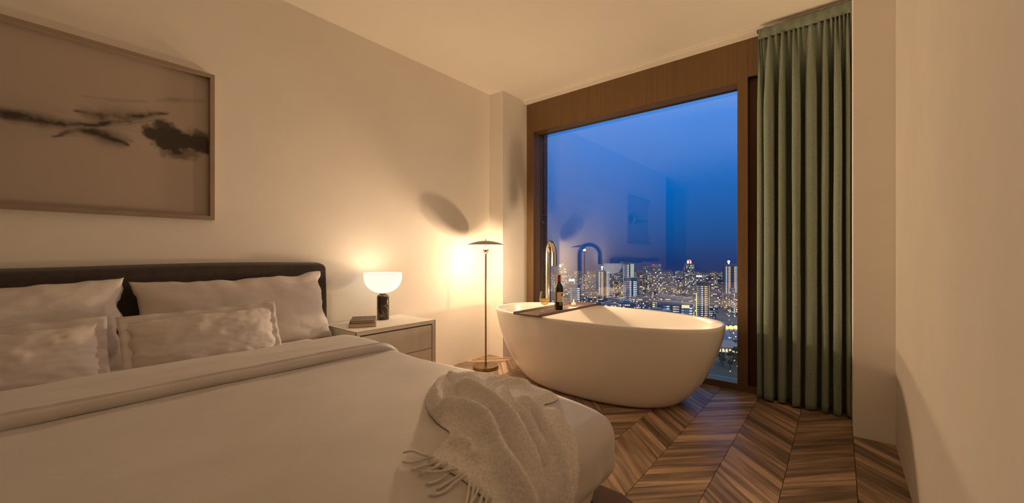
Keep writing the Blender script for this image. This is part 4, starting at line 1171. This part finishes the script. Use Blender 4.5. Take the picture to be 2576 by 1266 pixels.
# pavilion on the near bank
x, y = city_xy(1822, 405); t = empty('pavilion', (x, y, GZ + 2.1), R(YAW - 20)); tag(t, 'pavilion with a grey hipped roof and lit windows on the near river bank', 'building')
MB().box((-13, -6, 0), (13, 6, 6)).build('wall', FM[3], t)
MB().add([(-14.5, -7.5, 6), (14.5, -7.5, 6), (14.5, 7.5, 6), (-14.5, 7.5, 6), (-7, 0, 12.5), (7, 0, 12.5)], [(0, 1, 5, 4), (1, 2, 5), (2, 3, 4, 5), (3, 0, 4), (3, 2, 1, 0)]).build('roof', FM[0], t)
for i in range(8): MB().box((-11.6 + i * 3, -6.15, 1.5), (-9.8 + i * 3, -5.95, 4.8)).build('window', M['city_gold'], t)
rnd = random.Random(8)
M['leaf'] = m_facade('night_foliage', (.03, .055, .028)); M['bark'] = m_plain('bark', (.05, .035, .025), .9)
def tree_meshes(seed):
    r = random.Random(seed); mb = MB()
    for k in range(150):
        a, el, rr = r.uniform(0, 6.28), r.uniform(-.4, 1.4), r.uniform(.5, 1.)
        c = Vector((3.2 * rr * math.cos(a) * math.cos(el), 3.2 * rr * math.sin(a) * math.cos(el), 6.5 + 3.0 * rr * math.sin(el)))
        s1 = r.uniform(.5, 1.1); n1 = Vector((r.uniform(-1, 1), r.uniform(-1, 1), r.uniform(-.3, 1))).normalized(); n2 = n1.orthogonal().normalized(); n3 = n1.cross(n2)
        mb.add([c + n2 * s1, c + n3 * s1, c - n2 * s1, c - n3 * s1, c + n1 * s1 * .5, c - n1 * s1 * .5], [(0, 1, 4), (1, 2, 4), (2, 3, 4), (3, 0, 4), (1, 0, 5), (2, 1, 5), (3, 2, 5), (0, 3, 5)])
    cm = mb.me(); cm.materials.append(M['leaf']); tm = MB().tube([(0, 0, 0), (.1, 0, 3), (.2, .1, 6.5)], [.45, .35, .2], 7).me(); tm.materials.append(M['bark'])
    return cm, tm
tms = [tree_meshes(s) for s in (1, 2, 3)]
for k in range(22):
    u, d = rnd.uniform(1775, 1900), rnd.uniform(326, 436)
    if abs(u - 1822) < 36 and 392 < d < 420: continue
    x, y = city_xy(u, d); t = empty('park_tree', (x, y, GZ + 2.1), rnd.uniform(0, 6)); t.scale = [rnd.uniform(.75, 1.15)] * 3
    tag(t, 'dark leafy tree in the riverside park below the window', 'tree', 'trees in the riverside park')
    cm, tm = rnd.choice(tms); obj('crown', cm, None, t); obj('trunk', tm, None, t)
# street lamps: far too small and many to tell apart
mb = MB()
for k in range(1500):
    d = 440 + 1350 * rnd.random() ** 1.4; u = rnd.uniform(1290, 1960)
    if 455 < d < 535: continue
    x, y = city_xy(u, d); z = GZ + rnd.choice((6, 8, 9, 12)); s_ = .30 + .00042 * d
    mb.box((x - s_, y - s_, z - s_), (x + s_, y + s_, z + s_))
tag(mb.build('street_lights', m_windows('street_lamp_glow', 1., .25, 3.2, (1., .55, .20))), 'scattered street and shop lights across the night city', 'lights', kind='stuff')
mb = MB()
for k in range(26):
    d = rnd.uniform(305, 445); u = rnd.uniform(1780, 1900); x, y = city_xy(u, d); z = GZ + 7; s_ = .28
    mb.box((x - s_, y - s_, z - s_), (x + s_, y + s_, z + s_))
for k_ in ('city_white', 'city_red', 'city_warm', 'city_pale', 'city_gold', 'flame', 'wax', 'bulb_floor'): M[k_].cycles.emission_sampling = 'NONE'
tag(mb.build('park_lights', m_windows('park_lamp_glow', 1., .8, 3.5)), 'small white lamps scattered through the riverside park', 'lights', kind='stuff')
